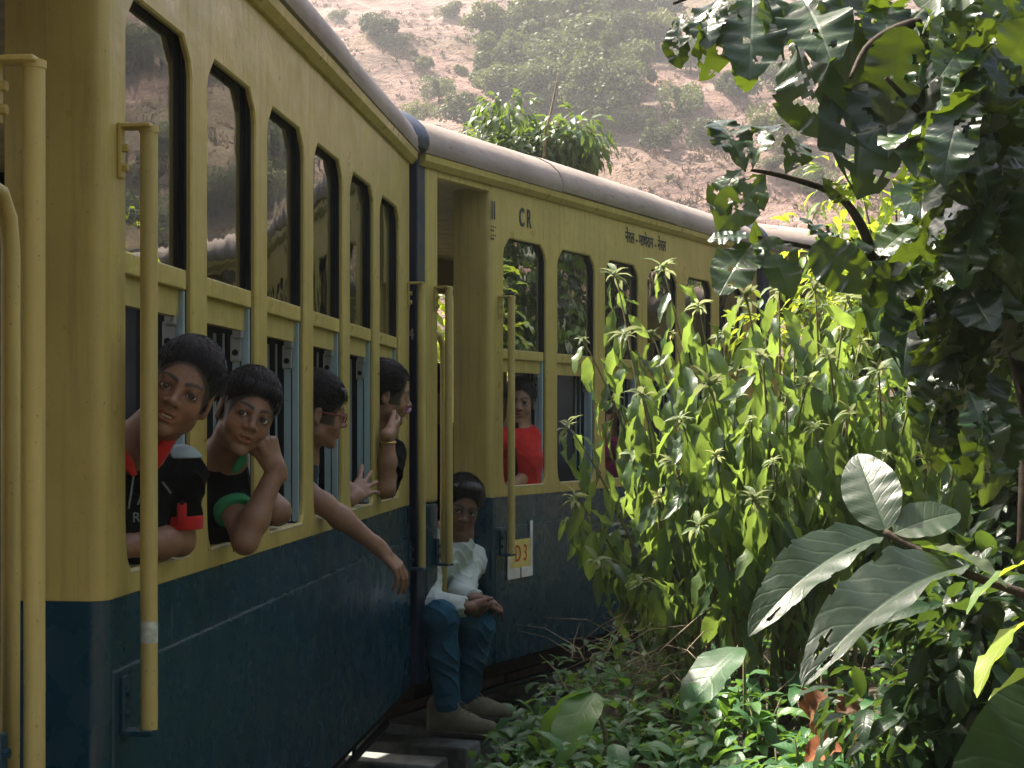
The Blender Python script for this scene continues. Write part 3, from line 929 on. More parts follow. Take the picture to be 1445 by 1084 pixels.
class Head:
    """Frame of a head: o = chin level below the skull's middle, x = its left, y = forward, z = up; unit = chin to crown."""
    def __init__(s, centre, fwd, up, H, smile=0.0, mouth=0.0, gaze=None, fem=False, age=0.0, brow=1.0):
        f = nv(fwd); u = V(up); u = (u - f * u.dot(f)).normalized(); r = f.cross(u)
        s.R = np.array([[r.x, f.x, u.x], [r.y, f.y, u.y], [r.z, f.z, u.z]], np.float32)
        s.H = H; s.o = np.array(centre, np.float32) - s.R @ np.array([0, 0.06, 0.5], np.float32) * H
        s.smile, s.mouth, s.gaze, s.fem, s.age, s.brow = smile, mouth, gaze, fem, age, brow

    def w(s, p): return s.o + s.R @ np.array(p, np.float32) * s.H

    def wv(s, p): return V([float(q) for q in s.w(p)])

    def loc(s, P): return ((P - s.o) @ s.R) / s.H

    def sculpt(s, S):
        H = s.H; w = s.w
        def E(c, r, k, neg=False): S.ell(w(c), np.array(r) * H, s.R, k * H, neg)
        def C(a, b, ra, rb, k, neg=False): S.cap(w(a), w(b), ra * H, rb * H, k * H, neg)
        E((0, -0.07, 0.645), (0.325, 0.405, 0.350), .02)
        E((0, 0.10, 0.46), (0.275, 0.285, 0.36), .08)
        E((0, 0.13, 0.25), (0.205, 0.215, 0.20), .09)
        C((-0.17, 0.06, 0.21), (-0.03, 0.285, 0.075), .085, .065, .07); C((0.17, 0.06, 0.21), (0.03, 0.285, 0.075), .085, .065, .07)
        E((0, 0.305, 0.065), (0.075, 0.06, 0.055), .05)
        for q in (-1, 1):
            E((q * 0.165, 0.225, 0.345), (0.100, 0.105, 0.115), .06)                   # cheek
            E((q * 0.135, 0.395, 0.485), (0.088, 0.058, 0.050), .05, True)              # eye socket
            C((q * 0.045, 0.352, 0.565), (q * 0.205, 0.300, 0.575), .026, .018, .04)      # brow
            # lids as shells round the ball
            ec = np.array((q * 0.135, 0.285, 0.485))
            E(ec, (0.072, 0.072, 0.068), .012)
            # opening between the lids
            E(ec + np.array((0, 0.062, -0.007)), (0.066, 0.05, 0.0235), .008, True)
            C(ec + np.array((-0.066, 0.036, 0.010)), ec + np.array((0.0, 0.062, 0.032)), .012, .014, .012); C(ec + np.array((0.066, 0.036, 0.006)), ec + np.array((0.0, 0.062, 0.032)), .012, .014, .012)
            C(ec + np.array((-0.06, 0.040, -0.020)), ec + np.array((0.0, 0.060, -0.034)), .009, .010, .012); C(ec + np.array((0.06, 0.040, -0.018)), ec + np.array((0.0, 0.060, -0.034)), .009, .010, .012)
            # ear
            E((q * 0.318, -0.045, 0.445), (0.030, 0.075, 0.125), .02)
            E((q * 0.342, -0.025, 0.455), (0.016, 0.038, 0.065), .012, True)
            E((q * 0.31, -0.01, 0.335), (0.028, 0.035, 0.04), .02)
        # nose
        C((0, 0.335, 0.545), (0, 0.425, 0.378), .030, .042, .04)
        E((0, 0.436, 0.366), (0.048, 0.043, 0.040), .025)
        for q in (-1, 1):
            E((q * 0.060, 0.390, 0.352), (0.034, 0.038, 0.032), .022)
            E((q * 0.030, 0.418, 0.326), (0.015, 0.018, 0.012), .012, True)
        # muzzle and lips
        E((0, 0.300, 0.225), (0.115, 0.075, 0.085), .05)
        sm = s.smile; mo = s.mouth
        mz = 0.215; cw = 0.105 + 0.03 * sm; cz = mz + 0.042 * sm; cyy = 0.300 - 0.02 * sm
        gap = 0.006 + 0.028 * mo
        C((-cw, cyy, cz), (-0.035, 0.372, mz + 0.020 + gap * .6), .013, .023, .018); C((cw, cyy, cz), (0.035, 0.372, mz + 0.020 + gap * .6), .013, .023, .018)
        C((-0.035, 0.374, mz + 0.020 + gap * .6), (0.035, 0.374, mz + 0.020 + gap * .6), .023, .023, .015)
        C((-cw, cyy, cz), (-0.04, 0.362, mz - 0.022 - gap), .012, .026, .018); C((cw, cyy, cz), (0.04, 0.362, mz - 0.022 - gap), .012, .026, .018)
        C((-0.04, 0.364, mz - 0.022 - gap), (0.04, 0.364, mz - 0.022 - gap), .027, .027, .015)
        E((0, 0.395, mz + 0.002 - gap * .2), (cw * 0.86, 0.05 + .03 * mo, 0.005 + gap), .006, True)
        # pinch under the lower lip and the philtrum
        E((0, 0.400, 0.138), (0.06, 0.03, 0.022), .03, True)
        E((0, 0.418, 0.275), (0.012, 0.018, 0.028), .015, True)

    def colour(s, P, col, skin):
        q = s.loc(P); x, y, z = q[:, 0], q[:, 1], q[:, 2]; ax = np.abs(x)
        inh = (y > 0.1) & (z > 0) & (z < 1) & (ax < 0.36)
        lipc = np.array(skin) * np.array((1.05, 0.62, 0.60))
        cw = 0.105 + 0.03 * s.smile
        lip = np.exp(-(((z - 0.213 - 0.03 * s.smile * (ax / cw) ** 2) / (0.042 + 0.02 * s.mouth)) ** 4)) * np.clip(1.4 - (ax / cw) ** 3, 0, 1) * (y > 0.27)
        col[:] = np.where(inh[:, None], col * (1 - 0.75 * lip[:, None]) + lipc * 0.75 * lip[:, None], col)
        t = np.clip((ax - 0.045) / 0.165, 0, 1)
        bz = 0.572 + 0.032 * np.sin(t * 2.2) - 0.012 * t
        br = np.exp(-((z - bz) / (0.022 * (1.15 - 0.6 * t))) ** 4) * ((ax > 0.035) & (ax < 0.215) & (y > 0.2)) * s.brow
        lash = np.exp(-(((z - 0.485) / 0.045) ** 4)) * np.exp(-(((ax - 0.135) / 0.078) ** 4)) * (y > 0.30) * (y < 0.362) * 0.65
        dk = np.clip(br * 1.0 + lash, 0, 0.95) * inh
        col[:] = col * (1 - dk[:, None]) + np.array((0.010, 0.008, 0.007)) * dk[:, None]
        ring = np.exp(-(((z - 0.46) / 0.085) ** 2)) * np.exp(-(((ax - 0.135) / 0.11) ** 2)) * inh * 0.30
        col[:] = col * (1 - ring[:, None] * np.array((0.8, 1.0, 0.9)))
        cheek = np.exp(-((z - .36) / .09) ** 2 - ((ax - .17) / .09) ** 2) * inh * 0.15
        col[:] = col * (1 + cheek[:, None] * np.array((1.0, 0.4, 0.3)))

    def roots(s, P, col, fringe):
        q = s.loc(P); e = np.sqrt((q[:, 0] / .325) ** 2 + ((q[:, 1] - .43) / .41) ** 2 + ((q[:, 2] - .335) / (.45 - .5 * fringe)) ** 2)
        jit = 0.03 * np.sin(q[:, 0] * 190) * np.sin(q[:, 2] * 170 + 2)
        t = np.clip((e + jit - 0.925) / 0.07, 0, 1) * (q[:, 2] > .33) * (q[:, 2] < 1.1) * (np.abs(q[:, 0]) < .30 + .3 * (q[:, 2] > .58)) * (q[:, 1] > -.6)
        col[:] = col * (1 - .9 * t[:, None]) + np.array((.008, .007, .007)) * .9 * t[:, None]

    def eyes(s, root, base):
        for q in (-1, 1):
            c = s.wv((q * 0.135, 0.287, 0.485)); r = 0.0655 * s.H
            f = s.wv((0, 1, 0)) - s.wv((0, 0, 0))
            d = nv(s.gaze - c) if s.gaze is not None else nv(f)
            rot = d.to_track_quat('Z', 'Y').to_matrix()
            mb = MB(); nr, ns = 14, 20
            vs_ = [V((0, 0, 1))] ; fs = []
            angs = [0.14, 0.24, 0.36, 0.50, 0.58, 0.66] + [0.66 + (math.pi - 0.72) * k / 7 for k in range(1, 7)]
            for a in angs:
                for k in range(ns): vs_.append(V((math.sin(a) * math.cos(6.2832 * k / ns), math.sin(a) * math.sin(6.2832 * k / ns), math.cos(a) + (0.04 if a < 0.62 else 0))))
            for k in range(ns): fs.append((0, 1 + k, 1 + (k + 1) % ns))
            mm = [2] * ns
            for i in range(len(angs) - 1):
                for k in range(ns):
                    a, b = 1 + i * ns + k, 1 + i * ns + (k + 1) % ns
                    fs.append((a, a + ns, b + ns, b)); mm.append(2 if i < 1 else (1 if i < 4 else 0))
            mb.v = [tuple(c - V(base) + (rot @ p) * r) for p in vs_]; mb.f = fs; mb.m = mm
            mb.build('eye', [M['eye_white'], M['iris'], M['pupil']], root, True)

    def teeth(s, root, base):
        mb = MB()
        for k in range(-4, 5):
            x = k * 0.021; y = 0.338 - 0.9 * x * x
            a = s.wv((x, y, 0.219 + 0.2 * x * x * 3)) - V(base); b = s.wv((x, y + 0.002, 0.196 + 0.6 * x * x)) - V(base)
            mb.tube([a, (a + b) / 2, b], [0.0095 * s.H, 0.0115 * s.H, 0.0095 * s.H], 8)
        mb.build('teeth', M['teeth'], root, True)

    def hair(s, root, base, style, seed=0, thick=0.04, fringe=0.0):
        rg = np.random.RandomState(seed)
        H = s.H
        lo = s.o - 0.95 * H; hi = s.o + 1.3 * H
        S = SDF(lo, hi, 0.0034 if H > 0.17 else 0.003)
        S.ell(s.w((0, -0.075, 0.655)), np.array((0.325 + thick * .6, 0.41 + thick * .6, 0.352 + thick)) * H, s.R, 0.01)
        if style == 'man': S.ell(s.w((0, 0.14, 0.90)), np.array((0.27, 0.22, 0.15)) * H, s.R, 0.02)
        S.ell(s.w((0, 0.43, 0.335 + 0.0)), np.array((0.325, 0.41, 0.45 - 0.5 * fringe)) * H, s.R, 0.016, True)
        S.cap(s.w((-1, 0.25, 0.03)), s.w((1, 0.25, 0.03)), 0.29 * H, None, 0.02, True)
        S.cap(s.w((-1, -0.35, -0.07)), s.w((1, -0.35, -0.07)), 0.30 * H, None, 0.02, True) if style != 'woman' else None
        for q in (-1, 1):
            S.ell(s.w((q * 0.36, -0.02, 0.43)), np.array((0.09, 0.09, 0.125)) * H, s.R, 0.004, True)
        if style == 'woman':
            S.ell(s.w((0, -0.38, 0.42)), np.array((0.20, 0.20, 0.30)) * H, s.R, 0.03)
            S.cap(s.w((0, -0.46, 0.35)), s.w((0.03, -0.50, -0.35)), 0.11 * H, 0.05 * H, 0.03)
        P, F = S.surface()
        q = s.loc(P)
        # combed ridges
        th = np.arctan2(q[:, 0], q[:, 1] + 0.15)
        ridge = np.sin(th * 34 + 3 * np.sin(q[:, 2] * 9)) * 0.6 + np.sin(th * 71 + q[:, 2] * 14) * 0.4
        nrm = q - np.array((0, -0.07, 0.6)); nrm /= np.linalg.norm(nrm, axis=1)[:, None]
        P = P + (nrm @ s.R.T) * (ridge * 0.007 * H)[:, None]
        me = np_mesh('hair', P, F, [M['hair']], base, relax=1)
        o = link('hair', me, root)
        # locks lying over the cap, breaking its outline
        mb = MB(); cnt = 0; tries = 0
        want = 2600 if style != 'far' else 200
        c0 = np.array((0, -0.075, 0.655)); rad = np.array((0.325 + thick, 0.41 + thick, 0.352 + thick * 1.5))
        whorl = np.array((0.06, -0.30, 0.92))
        while cnt < want and tries < 30000:
            tries += 1
            v = rg.randn(3); v /= np.linalg.norm(v)
            p = c0 + v * rad * 0.995
            if p[2] < 0.30 or (p[1] > 0.05 and p[2] < 0.60 - 0.0 * fringe): continue
            if p[1] > 0.22 and p[2] < 0.76 - fringe * .6: continue
            flow = p - whorl; nn = (p - c0) / (rad * rad); nn /= np.linalg.norm(nn)
            flow = flow - nn * (flow @ nn) + rg.randn(3) * 0.10
            if style == 'man': flow = flow + np.array((0.25, 0.1, 0)) * (p[2] > .7)
            flow -= nn * (flow @ nn)
            L = np.linalg.norm(flow)
            if L < 1e-3: continue
            flow /= L
            if style == 'woman': flow = np.array((p[0] * .4, -1.0, -.25)); flow -= nn * (flow @ nn); flow /= np.linalg.norm(flow) + 1e-6
            ln = rg.uniform(0.10, 0.20) * (1.2 if style == 'man' else 1.0)
            tip_ = p + flow * ln
            if tip_[1] > 0.12 and tip_[2] < 0.785 + rg.uniform(-.035, .03) - fringe - 0.9 * max(0, abs(tip_[0]) - .1): continue
            if abs(tip_[0]) > .22 and tip_[1] > -.06 and tip_[2] < .56: continue
            pts = []
            for t in (0, 0.35, 0.7, 1.0):
                e = p + flow * ln * t
                dirn = (e - c0) / rad; dirn /= np.linalg.norm(dirn)
                e = c0 + dirn * rad * (1.0 + 0.012 + rg.uniform(0, 0.05) * t + (0.06 * t * rg.rand() if style == 'man' else 0))
                pts.append(s.wv(e) - V(base))
            if pts[-1] is None: continue
            r0 = rg.uniform(0.0035, 0.0085) * H
            mb.tube(pts, [r0 * 0.6, r0, r0 * 0.7, r0 * 0.12], 3, 0, False, 0.5)
            cnt += 1
        if fringe:
            for k in range(70):
                x = rg.uniform(-0.24, 0.24); p = np.array((x, 0.0, 0.0))
                top = np.array((x * 0.9, 0.19 - 0.6 * x * x, 0.93 - 0.7 * x * x)); bot = np.array((x * 1.02 + rg.uniform(-.02, .05), 0.365 - 1.3 * x * x, 0.735 + rg.uniform(-.04, .035) - 0.3 * x * x))
                mid = (top + bot) / 2 + np.array((0, 0.055, 0.035))
                pts = [s.wv(top) - V(base), s.wv(mid) - V(base), s.wv(bot * .7 + mid * .3 + np.array((0, .012, 0))) - V(base), s.wv(bot) - V(base)]
                r0 = rg.uniform(0.010, 0.017) * H
                mb.tube(pts, [r0, r0, r0 * .8, r0 * .15], 3, 0, False, 0.5)
        b0 = len(me.vertices)
        o2 = mb.build('hair_locks', M['hair'], root, True)
        return o


def hand(S, wrist, d, back, scale=1.0, side=1, curl=(0.5, 0.55, 0.6, 0.65), spread=0.10, thumb=(0.7, 0.5), tcurl=0.3, k=0.004):
    """wrist point, d = towards the knuckles, back = out of the back of the hand, side = +1 thumb on back x d side. Returns knuckles."""
    d = nv(d); b = V(back); b = (b - d * b.dot(d)).normalized(); x = b.cross(d) * side      # x: towards the thumb
    w = V(wrist); sc = scale
    fx = x if (Matrix.Rotation(0.1, 3, x) @ d).dot(b) < 0 else -x
    S.cap(w - d * 0.02 * sc, w + d * 0.02 * sc, 0.024 * sc, 0.024 * sc, 0.012)
    kn = []
    fl = [(0.040, 0.025, 0.021), (0.044, 0.029, 0.023), (0.041, 0.027, 0.022), (0.032, 0.021, 0.019)]
    for i in range(4):
        xo = (0.028 - 0.0188 * i) * sc; fw = (0.083, 0.086, 0.082, 0.074)[i] * sc
        kp = w + d * fw + x * xo + b * (0.004 - 0.002 * abs(i - 1.3)) * sc
        S.cap(w + x * xo * 0.55 + d * 0.012 * sc, kp, 0.0125 * sc, 0.0105 * sc, 0.010)
        a = curl[i]; fd = (d + x * (1.4 - i) * spread).normalized()
        p = kp; r = 0.0092 * sc * (1 if i < 3 else 0.88)
        for j in range(3):
            fd = Matrix.Rotation(a * (0.8, 1.1, 0.7)[j], 3, fx) @ fd
            q = p + fd * fl[i][j] * sc
            S.cap(p, q, r, r * 0.9, k)
            p = q; r *= 0.9
        kn.append(p)
    tb = w + d * 0.022 * sc + x * 0.024 * sc - b * 0.006 * sc
    td = (d * math.cos(thumb[0]) + x * math.sin(thumb[0]) - b * thumb[1]).normalized()
    t1 = tb + td * 0.042 * sc; S.cap(tb, t1, 0.0145 * sc, 0.0115 * sc, 0.010)
    td = (td + d * tcurl - b * tcurl * .4).normalized(); t2 = t1 + td * 0.030 * sc; S.cap(t1, t2, 0.0108 * sc, 0.0098 * sc, k)
    td = (td + d * tcurl * .6 - x * tcurl * .3).normalized(); t3 = t2 + td * 0.024 * sc; S.cap(t2, t3, 0.0098 * sc, 0.0080 * sc, k)
    return kn


def bounds(pts, pad):
    a = np.array([tuple(p) for p in pts]); return a.min(0) - pad, a.max(0) + pad


def finish_body(root, S, base, skin, heads=(), fringe=0.0):
    P, F = S.surface()
    col = np.tile(np.array(skin, float), (len(P), 1))
    for hd in heads: hd.colour(P, col, skin); hd.roots(P, col, fringe)
    return link('body', np_mesh('body', P, F, [M['skin']], base, col, relax=1), root)


def garment(root, name, mat, lo, hi, h, base, build, wr=0.003, freq=28.0, seed=0):
    S = SDF(lo, hi, h); build(S); P, F = S.surface()
    if wr:
        # folds: smooth ripples along the cloth
        x, y, z = P[:, 0], P[:, 1], P[:, 2]
        w1 = np.sin(x * freq * .9 + 2.1 * np.sin(z * freq * .5 + seed) + y * freq * .7 + z * freq * .8)
        w2 = np.sin(z * freq * 1.5 + 1.9 * np.sin((x + y) * freq * .7 + seed * 2) + seed)
        m_ = .5 + .5 * np.sin(x * freq * .31 + z * freq * .23 + seed * 3)
        f = (1 - np.abs(w1)) ** 2 * 1.5 * m_ + (1 - np.abs(w2)) ** 2 * 1.3 * (1 - m_) - .6
        c = P.mean(0); nn = P - c; nn /= np.linalg.norm(nn, axis=1)[:, None] + 1e-9
        P = P + nn * (f * wr)[:, None]
    return link(name, np_mesh(name, P, F, [mat], base, relax=1), root)

# ------------------------------------------------------------------ people
CAMP = V((0, 0, EYE))


def op(i, px, py, Y):
    """Photo pixel on the plane Y (inwards) of carriage i, in world space."""
    inv = CM[i].inverted(); o = inv @ CAMP; dr = inv.to_3x3() @ V(((px - CX) / FPX, 1, (HOR - py) / FPX))
    return CM[i] @ (o + dr * ((Y - o.y) / dr.y))


def lc(i, X, Y, Z): return CM[i] @ V((X, Y, Z))


def person(label, base, group=None):
    r = empty('person', base); tag(r, label, 'person', group); return r


def mx(a, b, t): return a * (1 - t) + b * t


def sleeve(S, a, b, ra, rb, t1, k=0.012):
    """Tube of cloth from a towards b, open-ended look at t1."""
    e = mx(V(a), V(b), t1); d = nv(V(b) - V(a))
    S.cap(a, mx(V(a), V(b), min(1.0, t1 + .15)), ra, rb, k, False, [(e, d)])


OUT0 = (CM[0].to_3x3() @ V((0, -1, 0)))
FW0 = (CM[0].to_3x3() @ V((1, 0, 0)))

# --- boy at the first window, behind the handrail
SK1 = (0.25, 0.132, 0.078)
hc = at(256, 548, 2.97)
hd = Head(hc, (0.13, -0.99, -0.06), (0.42, 0.02, 0.90), 0.190, smile=0.7, mouth=0.55, gaze=CAMP)
sl, sr = lc(0, 0.385, -0.018, 1.345), lc(0, 0.20, 0.18, 1.36)
elb, wri = lc(0, 0.385, -0.016, 1.210), lc(0, 0.185, 0.030, 1.214)
chest, belly = lc(0, 0.33, 0.11, 1.27), lc(0, 0.36, 0.26, 0.95)
base = lc(0, 0.36, 0.14, 0.80)
r = person('boy in black and red shirt smiling at the first window behind the handrail', base)
nb = mx(sl, sr, 0.45) + V((0, 0, 0.03))
pts = [hc, hc + V((0, 0, .16)), sl, sr, elb, wri, chest, lc(0, .36, .26, .9)]
lo, hi = bounds(pts, 0.17)
S = SDF(lo, hi, 0.0029)
hd.sculpt(S)
S.cap(hd.w((0, -0.10, 0.22)), nb, 0.046, 0.050, 0.03); S.cap(nb, chest, 0.06, 0.10, 0.04); S.cap(sl, sr, 0.045, 0.045, 0.04); S.cap(chest, belly, 0.10, 0.09, 0.04)
S.chain([(sl, 0.038), (elb, 0.029), (mx(elb, wri, .35), 0.031), (wri, 0.021)], 0.02)
hand(S, wri, nv(lc(0, 0.10, 0.10, 1.20) - wri), V((0.1, -.1, 1)), 0.86, -1, (0.4, 0.5, 0.55, 0.6))
finish_body(r, S, base, SK1, [hd]); hd.eyes(r, base); hd.teeth(r, base); hd.hair(r, base, 'short', 1, 0.034, 0.0)


def shirt1(S):
    S.cap(chest, belly, 0.118, 0.11, 0.04); S.cap(sl, sr, 0.056, 0.056, 0.04); S.cap(nb - V((0, 0, .02)), chest, 0.064, 0.118, 0.04)
    sleeve(S, sl, elb, 0.049, 0.043, 0.72)


shirt_o = garment(r, 'shirt', M['black_cloth'], lo, hi, 0.004, base, shirt1, 0.006, 46)
d_ = nv(elb - sl); c0 = mx(sl, elb, 0.70)
garment(r, 'cuff', M['red_cloth'], np.array(c0) - .09, np.array(c0) + .09, 0.003, base,
        lambda S: S.cap(sl, mx(sl, elb, 1.0), 0.0515, 0.0460, 0.004, False, [(c0 - d_ * 0.012, -d_), (c0 + d_ * 0.016, d_)]), 0.0)
tab = at(268, 712, 3.06)
mb = MB(); u_ = nv(d_); ww = nv(u_.cross(V((.3, -1, 0))))
p0 = mx(sl, elb, .42) + nv(CAMP - sl) * 0.047 + ww * -.004
mb.tube([p0 - V(base), p0 + u_ * 0.045 - V(base)], 0.012, 8, 0, True, .3); mb.tube([p0 + nv(CAMP - p0) * .004 - V(base), p0 + nv(CAMP - p0) * .009 - V(base)], 0.0045, 10, 1)
mb.build('sleeve_tab', [M['red_cloth'], M['black_iron']], r, True)
# collar: two red bands round the neck front
cn = mx(nb, V(hd.wv((0, -0.05, 0.0))), 0.45)
tc = nv(CAMP - cn); rt = nv(tc.cross(V((0, 0, 1))))
for q in (-1, 1):
    mb = MB(); pp = []
    for t in (0, .33, .66, 1):
        pp.append(cn + tc * (0.058 + 0.030 * t) + rt * q * (0.060 - 0.050 * t) + V((0, 0, 0.020 - 0.075 * t)) - V(base))
    mb.tube(pp, [0.012, 0.016, 0.016, 0.006], 8, 0, True, .35); mb.build('collar', M['red_cloth'], r, True)
# grey shoulder patch and pale piping
pc = sl + V((0, 0, 0.012))
garment(r, 'shoulder_patch', M['grey_cloth'], np.array(pc) - .1, np.array(pc) + .1, 0.003, base,
        lambda S: S.ell(pc + nv(CAMP - pc) * .012, (0.050, 0.050, 0.050), None, 0.004, False, [(pc + V((0, 0, .022)), V((0, 0, -1))), (pc - rt * -0.035, rt * 0 + V((-1, 0, 0)))]), 0.0)


def on_obj(o, px, py, lift=0.003):
    """Where the sight line through a pixel meets an object's surface."""
    iv = Matrix.Translation(-V(base)); d = nv(V(((px - CX) / FPX, 1, (HOR - py) / FPX)))
    ok, loc, nn, _ = o.ray_cast(iv @ CAMP, d)
    return (loc + nn * lift, nn) if ok else (None, None)


for (a, b) in (((189, 664), (181, 718)), ((203, 680), (194, 712)), ((228, 680), (240, 696))):
    pp = [on_obj(shirt_o, a[0] + (b[0] - a[0]) * t / 5, a[1] + (b[1] - a[1]) * t / 5)[0] for t in range(6)]
    pp = [p for p in pp if p is not None]
    if len(pp) > 2:
        mb = MB(); mb.tube(pp, 0.0022, 6); mb.build('piping', M['grey_cloth'], r, True)
p, nn = on_obj(shirt_o, 186, 737, 0.002)
if p is not None:
    t = lettering('Ro', 0.028, M['grey_cloth'], r, 0, 0, 0, name='lettering')
    rgt = nv(V((1, .1, 0)) - nn * nn.dot(V((1, .1, 0)))); upv = nn.cross(rgt)
    t.matrix_basis = Matrix(((rgt.x, upv.x, nn.x, p.x), (rgt.y, upv.y, nn.y, p.y), (rgt.z, upv.z, nn.z, p.z), (0, 0, 0, 1)))

# --- boy at the second window, cheek on his hand
SK2 = (0.27, 0.148, 0.090)
hc = at(350, 582, 3.50)
hd = Head(hc, (0.40, -0.91, -0.14), (0.36, 0.05, 0.93), 0.190, smile=0.1, mouth=0.2, gaze=CAMP)
elb = at(346, 764, 3.50); wri = at(390, 662, 3.55)
sl = at(318, 690, 3.62); nb = at(312, 655, 3.62); chest = lc(0, 0.86, 0.10, 1.25); sr = lc(0, 0.80, 0.24, 1.38)
base = lc(0, 0.88, 0.16, 0.80)
r = person('boy resting his cheek on his hand with elbow on the second window sill', base)
pts = [hc, hc + V((0, 0, .15)), elb, wri, sl, nb, chest, sr, lc(0, .9, .15, .95)]
lo, hi = bounds(pts, 0.16)
S = SDF(lo, hi, 0.0029)
hd.sculpt(S)
S.cap(hd.w((0, -0.12, 0.22)), nb, 0.044, 0.048, 0.03); S.cap(nb, chest, 0.055, 0.10, 0.04); S.cap(sl, sr, 0.042, 0.042, 0.04); S.cap(chest, lc(0, .9, .15, .95), 0.10, 0.09, 0.04)
S.chain([(sl, 0.036), (elb, 0.027), (mx(elb, wri, .3), 0.031), (wri, 0.021)], 0.02)
hand(S, wri, nv(at(376, 622, 3.53) - wri), V((0.75, -.6, .25)), 0.84, 1, (1.35, 1.4, 1.45, 1.45), 0.0, (0.12, 0.35), 0.45)
finish_body(r, S, base, SK2, [hd], .07); hd.eyes(r, base); hd.teeth(r, base); hd.hair(r, base, 'short', 2, 0.034, 0.07)


def shirt2(S):
    S.cap(nb - V((0, 0, .015)), chest, 0.062, 0.118, 0.04); S.cap(sl, sr, 0.052, 0.052, 0.04); S.cap(chest, lc(0, .9, .15, .95), 0.118, 0.11, 0.04)
    sleeve(S, sl, elb, 0.048, 0.040, 0.45)


garment(r, 'shirt', M['black_cloth'], lo, hi, 0.0045, base, shirt2, 0.005, 40, 1)
d_ = nv(elb - sl); c0 = mx(sl, elb, 0.42)
garment(r, 'cuff', M['green_cloth'], np.array(c0) - .09, np.array(c0) + .09, 0.003, base,
        lambda S: S.cap(sl, elb, 0.0495, 0.0415, 0.004, False, [(c0 - d_ * 0.010, -d_), (c0 + d_ * 0.012, d_)]), 0.0)
cn = mx(nb, hd.wv((0, 0, 0)), 0.4)
mb = MB(); mb.tube([cn + V((.045, -.03, .03)) - V(base), cn + V((.05, -.05, .0)) - V(base), cn + V((.03, -.06, -.03)) - V(base)], [.01, .012, .008], 8, 0, True, .4); mb.build('collar', M['green_cloth'], r, True)


def torso_body(S, nb, chest, belly, sl, sr, w=1.0):
    S.cap(nb, chest, 0.055 * w, 0.105 * w, 0.04); S.cap(sl, sr, 0.045 * w, 0.045 * w, 0.04); S.cap(chest, belly, 0.105 * w, 0.10 * w, 0.04)


# --- person at the third window: only a bare arm on the sill shows
base = lc(0, 1.42, 0.30, 0.80)
r = person('person in the third window with only a bare elbow on the sill', base)
elb = op(0, 391, 722, 0.0); sl = elb + FW0 * 0.10 - OUT0 * 0.16 + V((0, 0, .14)); sr = sl - OUT0 * .26; nb = mx(sl, sr, .5) + V((0, 0, .04)); hc = nb + FW0 * .02 + V((0, 0, .17))
chest = mx(sl, sr, .5) + V((0, 0, -.12)); belly = chest + V((0, 0, -.3)); wri = elb + FW0 * .16 - OUT0 * .10 + V((0, 0, .02))
hd = Head(hc, (-0.2, 0.9, 0), (0, 0, 1), 0.20)
lo, hi = bounds([hc, sl, sr, elb, wri, belly], 0.17)
S = SDF(lo, hi, 0.005); hd.sculpt(S); S.cap(hd.w((0, -.1, .2)), nb, 0.045, 0.05, .03); torso_body(S, nb, chest, belly, sl, sr)
S.chain([(sl, 0.040), (elb, 0.034), (mx(elb, wri, .4), .033), (wri, 0.022)], 0.02); hand(S, wri, FW0, V((0, 0, 1)), .9, 1)
finish_body(r, S, base, SK2, [hd]); hd.hair(r, base, 'far', 3)


def g(S): S.cap(nb - V((0, 0, .02)), chest, .066, .12, .04); S.cap(sl, sr, .056, .056, .04); S.cap(chest, belly, .12, .115, .04); sleeve(S, sl, elb, .056, .05, .35)


garment(r, 'shirt', M['black_cloth'], lo, hi, 0.006, base, g)

# --- boy with glasses at the fourth window, arm hanging out
SK4 = (0.30, 0.165, 0.105)
hc = at(453, 580, 4.56)
hd = Head(hc, (0.93, 0.30, -0.20), (0.22, 0.0, 0.97), 0.205, gaze=hc + V((1, .35, -.25)))
base = lc(0, 1.90, 0.22, 0.80)
r = person('boy in glasses looking out with his bare arm hanging from the window', base)
nb = hc + V((-.07, .03, -.15)); sl = lc(0, 1.74, .13, 1.31); sr = lc(0, 1.95, .30, 1.33)
chest = mx(sl, sr, .5) + V((0, 0, -.08)); belly = lc(0, 1.92, .24, .92)
elb = lc(0, 1.745, -0.012, 1.215); wri = at(536, 774, 4.60); hnd = at(560, 798, 4.62)
lo, hi = bounds([hc, sl, sr, elb, wri, hnd, belly, nb], 0.16)
S = SDF(lo, hi, 0.0034); hd.sculpt(S); S.cap(hd.w((0, -.12, .2)), nb, 0.045, 0.05, .03); torso_body(S, nb, chest, belly, sl, sr, .95)
S.chain([(sl, 0.038), (mx(sl, elb, .6), 0.033), (elb, 0.031), (mx(elb, wri, .3), .033), (wri, 0.021)], 0.02)
hand(S, wri, nv(at(572, 812, 4.62) - wri), V((0.45, -.35, .8)), .95, 1, (.35, .4, .45, .5), .05, (.35, .35), .2)
finish_body(r, S, base, SK4, [hd], .08); hd.eyes(r, base); hd.hair(r, base, 'short', 4, 0.05, 0.08)


def g(S): S.cap(nb - V((0, 0, .02)), chest, .062, .115, .04); S.cap(sl, sr, .054, .054, .04); S.cap(chest, belly, .115, .11, .04); sleeve(S, sl, elb, .056, .05, .28)


